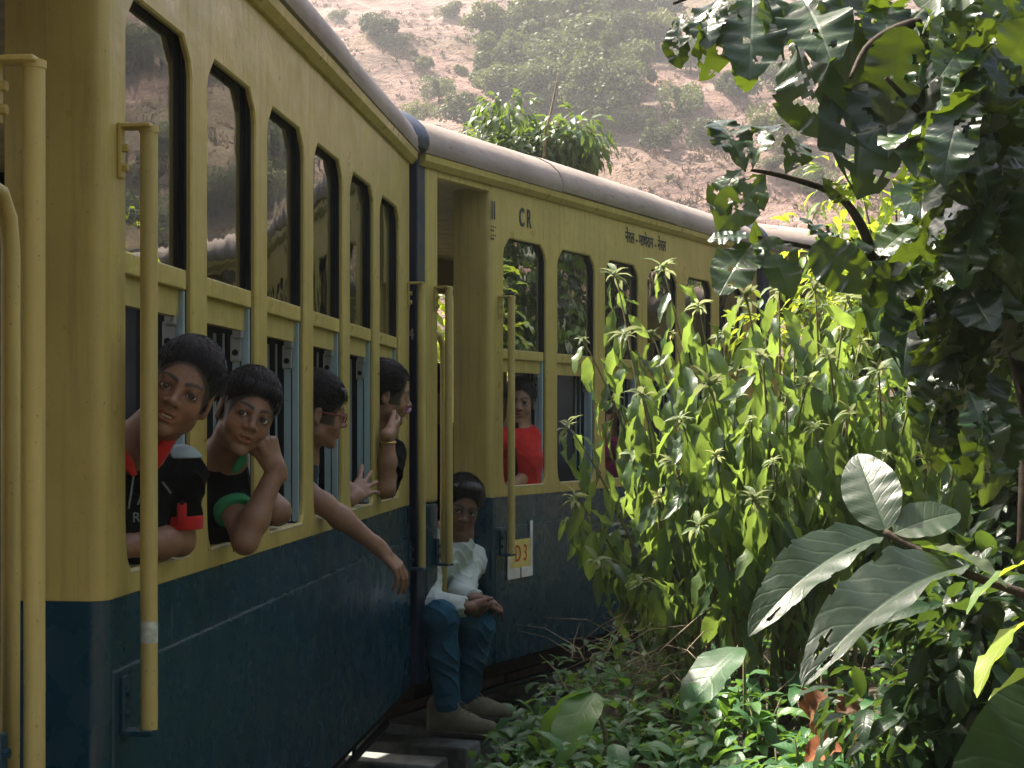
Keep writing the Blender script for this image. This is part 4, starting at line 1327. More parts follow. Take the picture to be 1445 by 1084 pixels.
garment(r, 'shirt', M['teal_cloth'], lo, hi, 0.005, base, g)
mb = MB()
for q in (-1, 1):
    ring = [hd.wv((q * .135 + .085 * math.cos(a), .40 + .0, .475 + .062 * math.sin(a))) - V(base) for a in [6.2832 * k / 18 for k in range(19)]]
    mb.tube(ring, 0.0022, 6)
    mb.tube([hd.wv((q * .22, .395, .49)) - V(base), hd.wv((q * .31, .30, .50)) - V(base), hd.wv((q * .335, .0, .49)) - V(base)], 0.0026, 6)
mb.tube([hd.wv((-.05, .41, .48)) - V(base), hd.wv((0, .425, .49)) - V(base), hd.wv((.05, .41, .48)) - V(base)], 0.002, 6)
mb.build('spectacles', M['spectacle_frame'], r, True)

# --- hand on the fifth window's jamb
base = lc(0, 2.45, 0.34, 0.80)
r = person('person in the fifth window with only spread fingers showing', base)
wri = op(0, 498, 702, 0.015); sl = wri - OUT0 * .25 + FW0 * .04 + V((0, 0, .10)); sr = sl - OUT0 * .28; nb = mx(sl, sr, .5) + V((0, 0, .05)); hc = nb + V((0, 0, .17))
elb = wri - OUT0 * .20 - V((0, 0, .05)) - FW0 * .02; chest = mx(sl, sr, .5) - V((0, 0, .12)); belly = chest - V((0, 0, .3))
hd = Head(hc, (0.2, 0.9, 0), (0, 0, 1), 0.20)
lo, hi = bounds([hc, sl, sr, elb, wri, belly, op(0, 540, 655, -.04)], 0.16)
S = SDF(lo, hi, 0.004); hd.sculpt(S); S.cap(hd.w((0, -.1, .2)), nb, 0.045, 0.05, .03); torso_body(S, nb, chest, belly, sl, sr)
S.chain([(sl, 0.036), (elb, 0.030), (wri, 0.022)], 0.02)
hand(S, wri, nv(op(0, 528, 672, -.03) - wri), V((.25, -.93, .15)), 1.0, 1, (.12, .12, .15, .2), .22, (0.9, .05), -.1)
finish_body(r, S, base, SK4, [hd]); hd.hair(r, base, 'far', 5)


def g(S): S.cap(nb - V((0, 0, .02)), chest, .066, .12, .04); S.cap(sl, sr, .056, .056, .04); S.cap(chest, belly, .12, .115, .04); sleeve(S, sl, elb, .056, .05, .5)


garment(r, 'shirt', M['teal_cloth'], lo, hi, 0.006, base, g)

# --- woman at the sixth window, pink cloth held to her mouth
SK6 = (0.33, 0.185, 0.115)
hc = at(549, 556, 5.62)
hd = Head(hc, (0.93, 0.25, -0.16), (0.16, 0.0, 0.98), 0.215, gaze=hc + V((1, .3, -.2)), fem=True)
base = lc(0, 2.95, 0.20, 0.80)
r = person('woman in black leaning from the sixth window with pink cloth at her mouth', base)
nb = hc + V((-.06, .02, -.17)); sl = at(552, 640, 5.62); sr = lc(0, 3.0, .30, 1.33); chest = lc(0, 2.98, .10, 1.26); belly = lc(0, 2.95, .26, .95)
elb = at(545, 690, 5.46); wri = at(548, 613, 5.44)
lo, hi = bounds([hc, sl, sr, elb, wri, belly, nb], 0.18)
S = SDF(lo, hi, 0.0038); hd.sculpt(S); S.cap(hd.w((0, -.12, .2)), nb, 0.042, 0.048, .03); torso_body(S, nb, chest, belly, sl, sr, .95)
S.chain([(sl, 0.038), (elb, 0.030), (mx(elb, wri, .5), .031), (wri, 0.022)], 0.02)
hand(S, wri, nv(hd.wv((-.06, .50, .17)) - wri), V((.2, -.9, -.35)), .92, 1, (.35, .4, .4, .45), .04, (.4, .2), .2)
finish_body(r, S, base, SK6, [hd]); hd.eyes(r, base); hd.hair(r, base, 'woman', 6, 0.045)


def g(S):
    S.cap(nb - V((0, 0, .03)), chest, .062, .12, .04); S.cap(sl, sr, .054, .054, .04); S.cap(chest, belly, .12, .12, .04)
    sleeve(S, sl, elb, .056, .052, .62)


garment(r, 'top', M['black_cloth'], lo, hi, 0.005, base, g)
mb = MB()
mb.tube([hd.wv((-.31, .04, .22)) - V(base), hd.wv((-.25, .20, .245)) - V(base), hd.wv((-.15, .345, .255)) - V(base), hd.wv((-.04, .43, .27)) - V(base), hd.wv((.06, .43, .27)) - V(base)], [.006, .012, .016, .017, .014], 8, 0, True, .45)
mb.build('mouth_cloth', M['pink_cloth'], r, True)
a_ = nv(wri - elb); q0 = mx(elb, wri, .86)
mb = MB(); t1_ = a_.orthogonal().normalized(); t2_ = a_.cross(t1_)
mb.tube([q0 + (t1_ * math.cos(t) + t2_ * math.sin(t)) * .026 - V(base) for t in [6.2832 * k / 16 for k in range(17)]], 0.004, 6); mb.build('bracelet', M['gold'], r, True)

# --- man sitting in the doorway of the middle carriage
SKM = (0.19, 0.108, 0.07)
hc = op(1, 652, 716, 0.02)
hd = Head(hc, (0.22, -0.95, -0.24), (0.24, -0.1, 0.95), 0.228, gaze=CAMP, age=1)
hipc = op(1, 640, 905, 0.34)
base = lc(1, -0.24, 0.34, 0.50)
r = person('man in white shirt and jeans sitting in the carriage doorway with clasped hands', base)
OUT1 = CM[1].to_3x3() @ V((0, -1, 0)); FW1 = CM[1].to_3x3() @ V((1, 0, 0))
kR, kL = op(1, 622, 872, -0.05), op(1, 673, 884, -0.10)
aR, aL = op(1, 632, 1000, -0.06), op(1, 656, 988, -0.02)
fR, fL = op(1, 664, 1036, -0.16), op(1, 703, 1014, -0.16)
hR, hL = lc(1, -0.33, 0.36, 0.60), lc(1, -0.12, 0.36, 0.60)
pel = mx(hR, hL, .5) + V((0, 0, .05)); chest = lc(1, -0.26, 0.20, 0.90)
nb = op(1, 643, 757, 0.06); sl, sr = op(1, 664, 792, 0.08), op(1, 603, 790, 0.10)
eL, wL = op(1, 648, 842, 0.02), op(1, 672, 846, -0.12)
eR, wR = op(1, 604, 850, 0.02), op(1, 662, 858, -0.14)
lo, hi = bounds([hc, hR, hL, kR, kL, fR, fL, sl, sr, wL, wR, eR, pel], 0.18)
S = SDF(lo, hi, 0.0042); hd.sculpt(S)
S.cap(hd.w((0, -.12, .2)), nb, 0.055, 0.058, .03); S.cap(nb, chest, .07, .12, .05); S.cap(sl, sr, .055, .055, .04); S.cap(chest, pel, .12, .12, .05)
for h_, k_, a__ in ((hR, kR, aR), (hL, kL, aL)): S.chain([(h_, .075), (k_, .055), (mx(k_, a__, .35), .052), (a__, .036)], .02)
for s_, e_, w_ in ((sl, eL, wL), (sr, eR, wR)): S.chain([(s_, .046), (e_, .036), (w_, .026)], .02)
hand(S, wR, nv(op(1, 697, 864, -.17) - wR), V((.35, -.75, -.45)), 1.0, 1, (.55, .6, .65, .7), .03, (.35, .1), .2)
hand(S, wL, nv(op(1, 702, 850, -.16) - wL), V((.3, -.3, .9)), 1.0, -1, (.5, .55, .6, .65), .05, (.3, .1), .2)
finish_body(r, S, base, SKM, [hd]); hd.eyes(r, base); hd.hair(r, base, 'man', 7, 0.06)


def g(S):
    S.cap(nb - V((0, 0, .03)), chest, .08, .145, .05); S.cap(sl, sr, .07, .07, .05); S.cap(chest, pel, .145, .14, .05)
    for s_, e_, w_ in ((sl, eL, wL), (sr, eR, wR)):
        S.cap(s_, e_, .065, .055, .03); sleeve(S, e_, w_, .053, .042, .94, .02)


garment(r, 'shirt', M['white_shirt'], lo, hi, 0.0042, base, g, 0.009, 40)


def g(S):
    S.cap(pel, mx(hR, hL, .5), .135, .135, .05)
    for h_, k_, a__ in ((hR, kR, aR), (hL, kL, aL)):
        S.cap(h_, k_, .092, .070, .03); e_ = a__ + V((0, 0, .0)); S.cap(k_, mx(k_, a__, .4), .069, .062, .03); S.cap(mx(k_, a__, .4), a__, .062, .052, .02, False, [(a__ - V((0, 0, .01)), (0, 0, -1))])


garment(r, 'jeans', M['denim'], lo, hi, 0.0042, base, g, 0.007, 44, 2)
for a__, f__ in ((aR, fR), (aL, fL)):
    d = nv((f__ - a__) * V((1, 1, 0)).magnitude) if False else nv(V((f__.x - a__.x, f__.y - a__.y, 0)))
    sole = min(f__.z, a__.z - .07) - 0.012
    heel = V((a__.x, a__.y, sole + .045)) - d * 0.045; toe = V((a__.x, a__.y, sole + .038)) + d * 0.185
    lo2, hi2 = bounds([heel, toe, a__], .09)
    sd_ = d.cross(V((0, 0, 1)))

    def g(S):
        S.cap(heel, heel + V((0, 0, .07)), .040, .044, .02); S.cap(heel, mx(heel, toe, .6), .040, .044, .02); S.cap(mx(heel, toe, .6), toe, .044, .034, .02)
        S.cap(a__ - V((0, 0, .02)), mx(heel, toe, .62) + V((0, 0, .012)), .046, .036, .02); S.ell(mx(heel, toe, .3) - V((0, 0, .06)), (.2, .2, .034), None, .004, True)
    sh = garment(r, 'shoe', M['shoe_leather'], lo2, hi2, .0035, base, g, 0)

    def g(S):
        S.cap(heel - V((0, 0, .028)), mx(heel, toe, .6) - V((0, 0, .026)), .044, .049, .01, False, [(V((0, 0, sole + .024)), (0, 0, 1)), (V((0, 0, sole)), (0, 0, -1))])
        S.cap(mx(heel, toe, .6) - V((0, 0, .026)), toe - V((0, 0, .022)), .049, .039, .01, False, [(V((0, 0, sole + .024)), (0, 0, 1)), (V((0, 0, sole)), (0, 0, -1))])
    garment(sh, 'sole', M['shoe_sole'], lo2, hi2, .0035, base, g, 0)
    mb = MB()
    for k in range(4):
        p = mx(a__ - V((0, 0, .02)), mx(heel, toe, .62) + V((0, 0, .012)), .25 + .2 * k) + V((0, 0, .040)) + d * .012
        mb.tube([p - sd_ * .022 - V((0, 0, .008)) - V(base), p + V((0, 0, .004)) - V(base), p + sd_ * .022 - V((0, 0, .008)) - V(base)], .0028, 6)
    p = mx(a__ - V((0, 0, .02)), mx(heel, toe, .62), .2) + V((0, 0, .045)) + d * .012
    for q in (-1, 1): mb.tube([p - V(base), p + sd_ * q * .02 + d * .02 + V((0, 0, .012)) - V(base), p + sd_ * q * .035 + d * .04 - V((0, 0, .012)) - V(base)], .0024, 6)
    mb.build('lace', M['wire_white'] if False else M['twig'], sh, True)
mb = MB(); e0 = hd.wv((.30, .05, .38)); mb.tube([hd.wv((.27, .14, .30)) - V(base), hd.wv((.18, .22, .05)) - V(base), op(1, 640, 790, -.03) - V(base)], .0022, 6); mb.build('earphone_wire', M['wire_white'], r, True)

# --- woman in red at the first window of the middle carriage
hc = op(1, 733, 566, 0.10)
hd = Head(hc, (-0.04, -0.99, -0.10), (0.05, 0, 1), 0.205, gaze=CAMP, fem=True)
base = op(1, 735, 800, 0.2); base.z = 0.9
r = person('woman in red top at the middle carriage window behind the handrail', base)
nb = op(1, 730, 604, 0.12); sl, sr = op(1, 746, 618, 0.08), op(1, 690, 622, 0.14); chest = op(1, 728, 645, 0.12); belly = op(1, 728, 720, .14)
eL = op(1, 742, 668, 0.07); wL = op(1, 722, 686, .06)
lo, hi = bounds([hc, sl, sr, chest, belly, eL, wL], .17)
S = SDF(lo, hi, .0045); hd.sculpt(S); S.cap(hd.w((0, -.12, .2)), nb, 0.042, 0.048, .03); torso_body(S, nb, chest, belly, sl, sr)
S.chain([(sl, .044), (eL, .040), (wL, .03)], .02)
finish_body(r, S, base, SK6, [hd]); hd.eyes(r, base); hd.hair(r, base, 'woman', 8, .04)


def g(S):
    S.cap(nb - V((0, 0, .03)), chest, .062, .118, .04); S.cap(sl, sr, .056, .056, .04); S.cap(chest, belly, .118, .115, .04); sleeve(S, sl, eL, .062, .058, .62)


garment(r, 'top', M['red_cloth'], lo, hi, .005, base, g)
p = op(1, 733, 612, .02)
mb = MB(); mb.tube([nb + V((.0, -.075, .02)) - V(base), chest + V((.0, -.125, .03)) - V(base), chest + V((0, -.13, -.1)) - V(base)], .012, 8, 0, True, .3); mb.build('strap', M['black_cloth'], r, True)

# --- someone in magenta further along, and a dark-haired passenger standing in the vestibule
hc = op(1, 872, 575, .22)
base = op(1, 872, 800, .25); base.z = .9
hd = Head(hc, (.5, -.8, 0), (0, 0, 1), .2)
r = person('passenger in magenta top inside the middle carriage behind the drooping leaves', base)
nb = hc - V((0, 0, .17)); sl, sr = nb + FW1 * .17 - V((0, 0, .05)), nb - FW1 * .17 - V((0, 0, .05)); chest = nb - V((0, 0, .16)); belly = nb - V((0, 0, .45))
lo, hi = bounds([hc, sl, sr, chest, belly], .17)
S = SDF(lo, hi, .006); hd.sculpt(S); S.cap(hd.w((0, -.12, .2)), nb, 0.042, 0.048, .03); torso_body(S, nb, chest, belly, sl, sr)
finish_body(r, S, base, SK6, [hd]); hd.hair(r, base, 'far', 9)


def g(S): S.cap(nb - V((0, 0, .03)), chest, .062, .118, .04); S.cap(sl, sr, .06, .06, .04); S.cap(chest, belly, .118, .115, .04)


garment(r, 'top', M['magenta_cloth'], lo, hi, .006, base, g)

base = lc(1, -0.22, 0.80, 0.50)
r = person('dark clothed passenger standing inside the doorway behind the sitting man', base)
hc = op(1, 613, 545, .62); nb = hc - V((0, 0, .18)); X1 = FW1 * .19
sl, sr = nb + X1 - V((0, 0, .06)), nb - X1 - V((0, 0, .06)); chest = nb - V((0, 0, .2)); pel = nb - V((0, 0, .55))
fl_, fr_ = V((pel.x, pel.y, .54)) + FW1 * .1, V((pel.x, pel.y, .54)) - FW1 * .1
hd = Head(hc, (.3, .9, 0), (0, 0, 1), .215)
lo, hi = bounds([hc, sl, sr, pel, fl_, fr_], .17)
S = SDF(lo, hi, .007); hd.sculpt(S); S.cap(hd.w((0, -.12, .2)), nb, 0.05, 0.055, .03); torso_body(S, nb, chest, pel, sl, sr, 1.1)
for s_, f_ in ((sl, fl_), (sr, fr_)):
    S.chain([(s_, .045), (s_ - V((0, 0, .28)), .036), (s_ - V((0, 0, .5)) - OUT1 * .05, .03)], .02); S.chain([(mx(pel, V((f_.x, f_.y, pel.z)), .8), .08), (mx(pel, f_, .55), .055), (f_, .04)], .02)
finish_body(r, S, base, SKM, [hd]); hd.hair(r, base, 'far', 10)


def g(S):
    S.cap(nb - V((0, 0, .03)), chest, .07, .13, .04); S.cap(sl, sr, .065, .065, .04); S.cap(chest, pel, .13, .135, .04)
    for s_, f_ in ((sl, fl_), (sr, fr_)):
        S.chain([(s_, .06), (s_ - V((0, 0, .3)), .05)], .02); S.chain([(mx(pel, V((f_.x, f_.y, pel.z)), .8), .095), (mx(pel, f_, .55), .07), (f_, .055)], .02)


garment(r, 'clothes', M['black_cloth'], lo, hi, .007, base, g)

# ------------------------------------------------------------------ leaves
def leaf_mesh(name, mat, width=0.4, rows=8, cols=4, fold=0.25, droop=0.3, wave=0.03, shape='lance', holes=0.0, seed=0, twist=0.0, cup=0.0):
    """Unit-length blade along +Y, upper side +Z, with its own UV; width is relative to length."""
    rg = random.Random(seed)
    vs_, uvs, fs = [], [], []
    y = 0.0; z = 0.0
    ph = rg.uniform(0, 6)
    for i in range(rows + 1):
        t = i / rows
        if shape == 'lance': w = math.sin(math.pi * min(1, t ** 0.80)) ** 0.85
        elif shape == 'ovate': w = math.sin(math.pi * t ** 0.85) ** 0.62
        elif shape == 'obovate': w = math.sin(math.pi * t ** 1.35) ** 0.75
        else: w = math.sin(math.pi * t) ** 0.8
        if i == 0: w = 0.035
        if i == rows: w = 0.0
        a = droop * (t - 0.15) * 1.6
        if i:
            y += math.cos(a) / rows; z -= math.sin(a) / rows
        for j in range(cols + 1):
            u = 2 * j / cols - 1
            x = u * w * width * 0.5
            dz = abs(u) * w * width * 0.5 * fold + cup * u * u * w * width * 0.5 + wave * abs(u) ** 1.5 * math.sin(t * 17 + ph + (2.0 if u > 0 else 0)) * w + wave * .5 * math.sin(t * 41 + ph * 2) * abs(u) * w
            tw = twist * t
            xx = x * math.cos(tw) - dz * math.sin(tw); zz = x * math.sin(tw) + dz * math.cos(tw)
            vs_.append((xx, y + rg.uniform(-.003, .003), z + zz)); uvs.append((j / cols, t))
    C = cols + 1
    ctr = [(rg.uniform(.15, .85), rg.uniform(.2, .9), rg.uniform(.03, .10)) for _ in range(int(holes * 14))]
    for i in range(rows):
        for j in range(cols):
            uu, tt = (j + .5) / cols, (i + .5) / rows
            if holes and any((uu - a) ** 2 + ((tt - b) * 1.6) ** 2 < (c * (1 + .35 * math.sin(5 * math.atan2(tt - b, uu - a) + a * 40))) ** 2 for a, b, c in ctr): continue
            if holes and abs(uu - .5) > .5 - holes * .22 * max(0, math.sin(tt * 21 + ph) + .6 * math.sin(tt * 47 + ph * 3) - .55): continue
            fs.append((i * C + j, i * C + j + 1, (i + 1) * C + j + 1, (i + 1) * C + j))
    me = bpy.data.meshes.new(name)
    me.from_pydata(vs_, [], fs)
    uvl = me.uv_layers.new(name='UVMap')
    idx = [l.vertex_index for l in me.loops]
    uvl.data.foreach_set('uv', [c for k in idx for c in uvs[k]])
    me.polygons.foreach_set('use_smooth', [True] * len(fs))
    me.materials.append(mat)
    me.update()
    return me


def leaf_matrix(p, d, up, L, rollv=0.0):
    d = nv(d); u = V(up); u = u - d * u.dot(d)
    u = u.normalized() if u.length > 1e-5 else d.orthogonal().normalized()
    x = d.cross(u)
    m = Matrix(((x.x, d.x, u.x, 0), (x.y, d.y, u.y, 0), (x.z, d.z, u.z, 0), (0, 0, 0, 1))) @ Matrix.Rotation(rollv, 4, 'Y')
    return Matrix.Translation(p) @ m @ Matrix.Scale(L, 4)


def put_leaf(root, me, p, d, up, L, roll=0.0, name='leaf'):
    o = bpy.data.objects.new(name, me); COL.objects.link(o); o.parent = root
    o.matrix_basis = leaf_matrix(V(p) - root.location, d, up, L, roll)
    return o


class Merge:
    """Many leaves in one mesh, for what is past counting."""
    def __init__(s): s.v = []; s.f = []; s.uv = []; s.n = 0

    def add(s, me_data, M4):
        co, fc, uv = me_data
        w = co @ np.array(M4.to_3x3()).T + np.array(M4.translation)
        s.v.append(w); s.f.append(fc + s.n); s.uv.append(uv); s.n += len(co)

    def build(s, name, mat, parent=None, base=(0, 0, 0)):
        P = np.concatenate(s.v) - np.array(base); F = np.concatenate(s.f); U = np.concatenate(s.uv)
        me = bpy.data.meshes.new(name)
        me.vertices.add(len(P)); me.vertices.foreach_set('co', P.astype(np.float32).ravel())
        me.loops.add(F.size); me.loops.foreach_set('vertex_index', F.astype(np.int32).ravel())
        me.polygons.add(len(F)); me.polygons.foreach_set('loop_start', np.arange(0, F.size, 4, dtype=np.int32))
        me.polygons.foreach_set('use_smooth', np.ones(len(F), bool))
        uvl = me.uv_layers.new(name='UVMap'); uvl.data.foreach_set('uv', U[F.ravel()].astype(np.float32).ravel())
        me.materials.append(mat); me.update(calc_edges=True)
        return link(name, me, parent)


def data_of(me):
    co = np.array([v.co[:] for v in me.vertices]); fc = np.array([p.vertices[:] for p in me.polygons])
    uv = np.zeros((len(co), 2))
    for l, u in zip(me.loops, me.uv_layers[0].data): uv[l.vertex_index] = u.uv[:]
    return co, fc, uv


DROOP = [leaf_mesh('droop_leaf', M['droop_leaf'], w, 8, 4, f, dr, wv, 'ovate', 0, k, tw) for k, (w, f, dr, wv, tw) in enumerate(
    [(.30, .35, .45, .04, .5), (.26, .5, .25, .04, -.8), (.35, .3, .75, .06, .7), (.24, .7, .35, .07, -.5), (.30, .45, -.3, .05, 1.3), (.36, .25, .4, .04, .2)])]
TIP = [leaf_mesh('tip_leaf', M['tip_leaf'], .30, 5, 2, .4, .6, .02, 'lance', 0, 40 + k, .4 * k) for k in range(3)]
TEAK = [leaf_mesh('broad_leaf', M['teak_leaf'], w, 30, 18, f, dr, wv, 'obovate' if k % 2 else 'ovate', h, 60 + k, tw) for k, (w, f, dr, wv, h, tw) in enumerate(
    [(.62, .12, .45, .05, .25, .3), (.58, .2, .7, .06, .5, -.3), (.66, .08, .3, .06, .15, .2), (.55, .25, .9, .07, .6, .5), (.6, .15, .2, .05, .35, -.5)])]
NEAR = [leaf_mesh('near_leaf', M['near_leaf'], w, 44, 26, f, dr, wv, 'ovate', .16 if k else .05, 80 + k, tw) for k, (w, f, dr, wv, tw) in enumerate(
    [(.58, .16, .25, .012, 0), (.34, .5, .5, .015, .1), (.32, .55, .5, .018, -.1), (.38, .3, .4, .02, .2)])]
NEART = leaf_mesh('near_leaf', M['bright_leaf'], .30, 16, 6, .2, .4, .02, 'ovate', 0, 89, .1)
NEARD = leaf_mesh('near_leaf', M['near_leaf_painted_shade'], .5, 20, 10, .2, .4, .02, 'ovate', 0, 88, .1)
SHADE = [leaf_mesh('ground_leaf', M['shade_leaf'], w, 6, 4, f, dr, .04, s_, 0, 100 + k, 0) for k, (w, f, dr, s_) in enumerate([(.5, .25, .6, 'ovate'), (.42, .3, .9, 'ovate'), (.34, .35, .5, 'lance')])]
BRIGHT = [leaf_mesh('bright_leaf', M['bright_leaf'], w, 6, 4, f, dr, .03, 'lance', 0, 120 + k, tw) for k, (w, f, dr, tw) in enumerate([(.32, .3, .5, .2), (.28, .4, .8, -.4), (.36, .25, .3, .5)])]
DARK = [leaf_mesh('dark_leaf', M['dark_leaf'], w, 6, 4, .25, dr, .03, 'ovate', 0, 140 + k, 0) for k, (w, dr) in enumerate([(.5, .4), (.42, .7), (.36, .5)])]
DEAD = [leaf_mesh('dry_leaf', M['dead_leaf'], .5, 10, 6, .5, 1.3, .10, 'ovate', .2, 160 + k, .8) for k in range(3)]
MANGO = [leaf_mesh('tree_leaf', M['crown_leaf'], .34, 5, 2, .25, .5, .02, 'lance', 0, 170 + k, 0) for k in range(2)]


def gz(x, y): return float(ground_z(float(x), float(y)))


def rnd3(s=1.0): return V((rng.uniform(-1, 1), rng.uniform(-1, 1), rng.uniform(-1, 1))) * s


def bez(a, b, c, n_):
    return [a * (1 - t) ** 2 + b * 2 * t * (1 - t) + c * t * t for t in [k / n_ for k in range(n_ + 1)]]


# ------------------------------------------------------------------ shrubs with hanging lance leaves between camera and middle carriage
def rosette(k):
    """Flower head at a shoot's end: small curled leaves and buds, one joined piece."""
    mg = Merge(); rg = random.Random(200 + k)
    dat = [data_of(m) for m in TIP]
    for i in range(13):
        a = i * 2.4 + rg.uniform(-.3, .3); el = rg.uniform(-.5, 1.1)
        d = V((math.cos(a) * math.cos(el), math.sin(a) * math.cos(el), math.sin(el)))
        mg.add(dat[i % 3], leaf_matrix(V((0, 0, rg.uniform(-.25, .05))), d, V((0, 0, 1)), rg.uniform(.5, 1.0)))
    me_o = mg.build('flower_cluster', M['tip_leaf'])
    me = me_o.data; bpy.data.objects.remove(me_o)
    return me


ROS = [rosette(k) for k in range(3)]


def droop_shrub(label, base_px, stems, leaf_len=(0.10, 0.19), per=15):
    b0 = at(*base_px); base = V((b0.x, b0.y, gz(b0.x, b0.y) - 0.03))
    root = empty('drooping_shrub', base)
    tag(root, label, 'shrub', 'shrubs with drooping leaves beside the train')
    for si, (px, py, dd) in enumerate(stems):
        tip = at(px, py, dd)
        b = base + V((rng.uniform(-.10, .10), rng.uniform(-.10, .10), 0))
        mid = mx(b, tip, 0.5) + V((0, 0, 0.10 + 0.25 * (tip - b).length * 0.4)) + rnd3(.14)
        mid.x = b.x * 0.5 + tip.x * 0.5
        path = bez(b, mid, tip, 14)
        mb = MB(); L = [0.0085 * (1 - 0.75 * k / 14) for k in range(15)]
        mb.tube([p - base for p in path], L, 6); mb.build('stem', M['stem'], root, True)
        for q in range(per):
            t = 0.30 + 0.69 * ((q + rng.random() * .6) / per) ** .75
            k = t * 14; i = min(int(k), 13); p = mx(path[i], path[i + 1], k - i)
            ax = nv(path[i + 1] - path[i]); a = q * 2.4 + rng.uniform(-.5, .5)
            s1 = ax.orthogonal().normalized(); s2 = ax.cross(s1)
            out = s1 * math.cos(a) + s2 * math.sin(a)
            dn = nv(V((0, 0, -1.0)) + out * rng.uniform(.12, .8) * (1.0 if t < .9 else 1.6) + rnd3(.15))
            p2 = p + out * rng.uniform(.01, .035)
            Lf = rng.uniform(*leaf_len) * (1.0 if t < .9 else .75)
            put_leaf(root, rng.choice(DROOP), p2, dn, out + V((0, 0, .3)), Lf, rng.uniform(-.6, .6))
        o = bpy.data.objects.new('flower_cluster', ROS[si % 3]); COL.objects.link(o); o.parent = root
        o.location = path[-1] - base; o.rotation_euler = (rng.uniform(-.4, .4), rng.uniform(-.4, .4), rng.uniform(0, 6)); s_ = rng.uniform(.035, .085); o.scale = (s_,) * 3
    return root


droop_shrub('drooping shrub reaching furthest left across the blue carriage side', (985, 1000, 5.2),
            [(868, 385, 5.4), (822, 478, 5.3), (800, 600, 5.2), (812, 700, 5.0), (880, 470, 5.2), (905, 555, 5.0), (842, 790, 4.9), (895, 640, 5.1), (930, 700, 4.9), (868, 560, 5.3), (905, 820, 4.8), (800, 735, 5.2)], (.10, .18), 18)
droop_shrub('drooping shrub below the pale lettering with pale flower tips', (1030, 1000, 5.0),
            [(935, 375, 5.1), (985, 430, 4.9), (950, 470, 5.0), (1000, 540, 4.8), (960, 590, 4.7), (1020, 470, 5.2), (1010, 640, 4.6), (950, 650, 4.8), (985, 740, 4.6), (920, 470, 5.3), (1040, 560, 5.0)], (.10, .19), 20)
droop_shrub('tall sunlit drooping shrub in the middle of the thicket', (1090, 1010, 4.9),
            [(1052, 415, 4.8), (1100, 405, 4.9), (1075, 500, 4.6), (1120, 470, 5.0), (1060, 590, 4.5), (1110, 560, 4.6), (1040, 520, 5.1), (1090, 650, 4.4), (1140, 540, 4.7), (1065, 700, 4.4)], (.10, .21), 20)
droop_shrub('drooping shrub right of centre behind the big pale leaf', (1160, 1010, 4.9),
            [(1150, 405, 4.9), (1195, 420, 5.0), (1170, 500, 4.7), (1215, 480, 5.1), (1150, 600, 4.5), (1200, 580, 4.6), (1240, 550, 4.9), (1130, 660, 4.5), (1185, 440, 5.2)], (.10, .21), 20)
droop_shrub('rightmost drooping shrub in front of the dark thicket', (1260, 1010, 4.9),
            [(1265, 460, 4.8), (1300, 500, 4.9), (1240, 520, 4.6), (1290, 560, 4.6), (1325, 560, 5.0), (1250, 640, 4.5), (1310, 650, 4.7), (1350, 640, 4.9)], (.10, .21), 20)

# ------------------------------------------------------------------ broad-leaved tree hanging in from the right
tb = V((1.36, 3.75, 0)); tb.z = gz(tb.x, tb.y) - .05
tree = empty('broad_leaved_tree', tb)
tag(tree, 'broad leaved tree with large insect eaten leaves overhanging from the right', 'tree')
trunk = [tb + V((0, 0, 0)), tb + V((-.01, .02, .6)), at(1462, 560, 3.75), at(1400, 330, 3.75), at(1375, 120, 3.72), at(1385, -120, 3.7), at(1350, -420, 3.7)]
trunk = catmull(trunk, 5)
mb = MB(); mb.tube([p - tb for p in trunk], [0.052 - 0.03 * k / len(trunk) + rng.uniform(-.003, .003) for k in range(len(trunk))], 12); mb.build('trunk', M['bark'], tree, True)
branches = [
    [at(1388, 370, 3.75), at(1300, 372, 3.7), at(1220, 362, 3.66), at(1140, 348, 3.62), at(1070, 335, 3.6)],
    [at(1230, 362, 3.66), at(1215, 318, 3.64), at(1180, 275, 3.62), at(1110, 250, 3.6), at(1060, 240, 3.58)],
    [at(1380, 160, 3.72), at(1320, 70, 3.65), at(1240, 0, 3.6), at(1120, -20, 3.58), at(1000, -10, 3.6), at(950, 5, 3.6)],
    [at(1385, 40, 3.7), at(1300, 30, 3.5), at(1230, 60, 3.45), at(1200, 110, 3.4)],
    [at(1390, 300, 3.75), at(1420, 240, 3.6), at(1450, 160, 3.5)],
    [at(1392, 470, 3.75), at(1340, 430, 3.55), at(1300, 440, 3.45)],
    [at(1388, 230, 3.72), at(1330, 190, 3.5), at(1290, 150, 3.4), at(1250, 110, 3.35)],
]
for b in branches:
    b = catmull([V(p) for p in b], 5); mb = MB()
    mb.tube([p - tb for p in b], [0.014 * (1 - 0.75 * k / len(b)) for k in range(len(b))], 7); mb.build('branch', M['bark'], tree, True)


def pleaf(root, me, a, b, da, db, face=0.0, roll=0.0, up=None):
    """A leaf from base pixel a to tip pixel b; da, db distances; face turns the blade's upper side."""
    p, q = at(*a, da), at(*b, db)
    d = q - p; L = d.length
    view = nv(CAMP - p)
    u = up if up is not None else (view * math.cos(face) + V((0, 0, 1)) * math.sin(face))
    return put_leaf(root, me, p, d, u, L, roll)


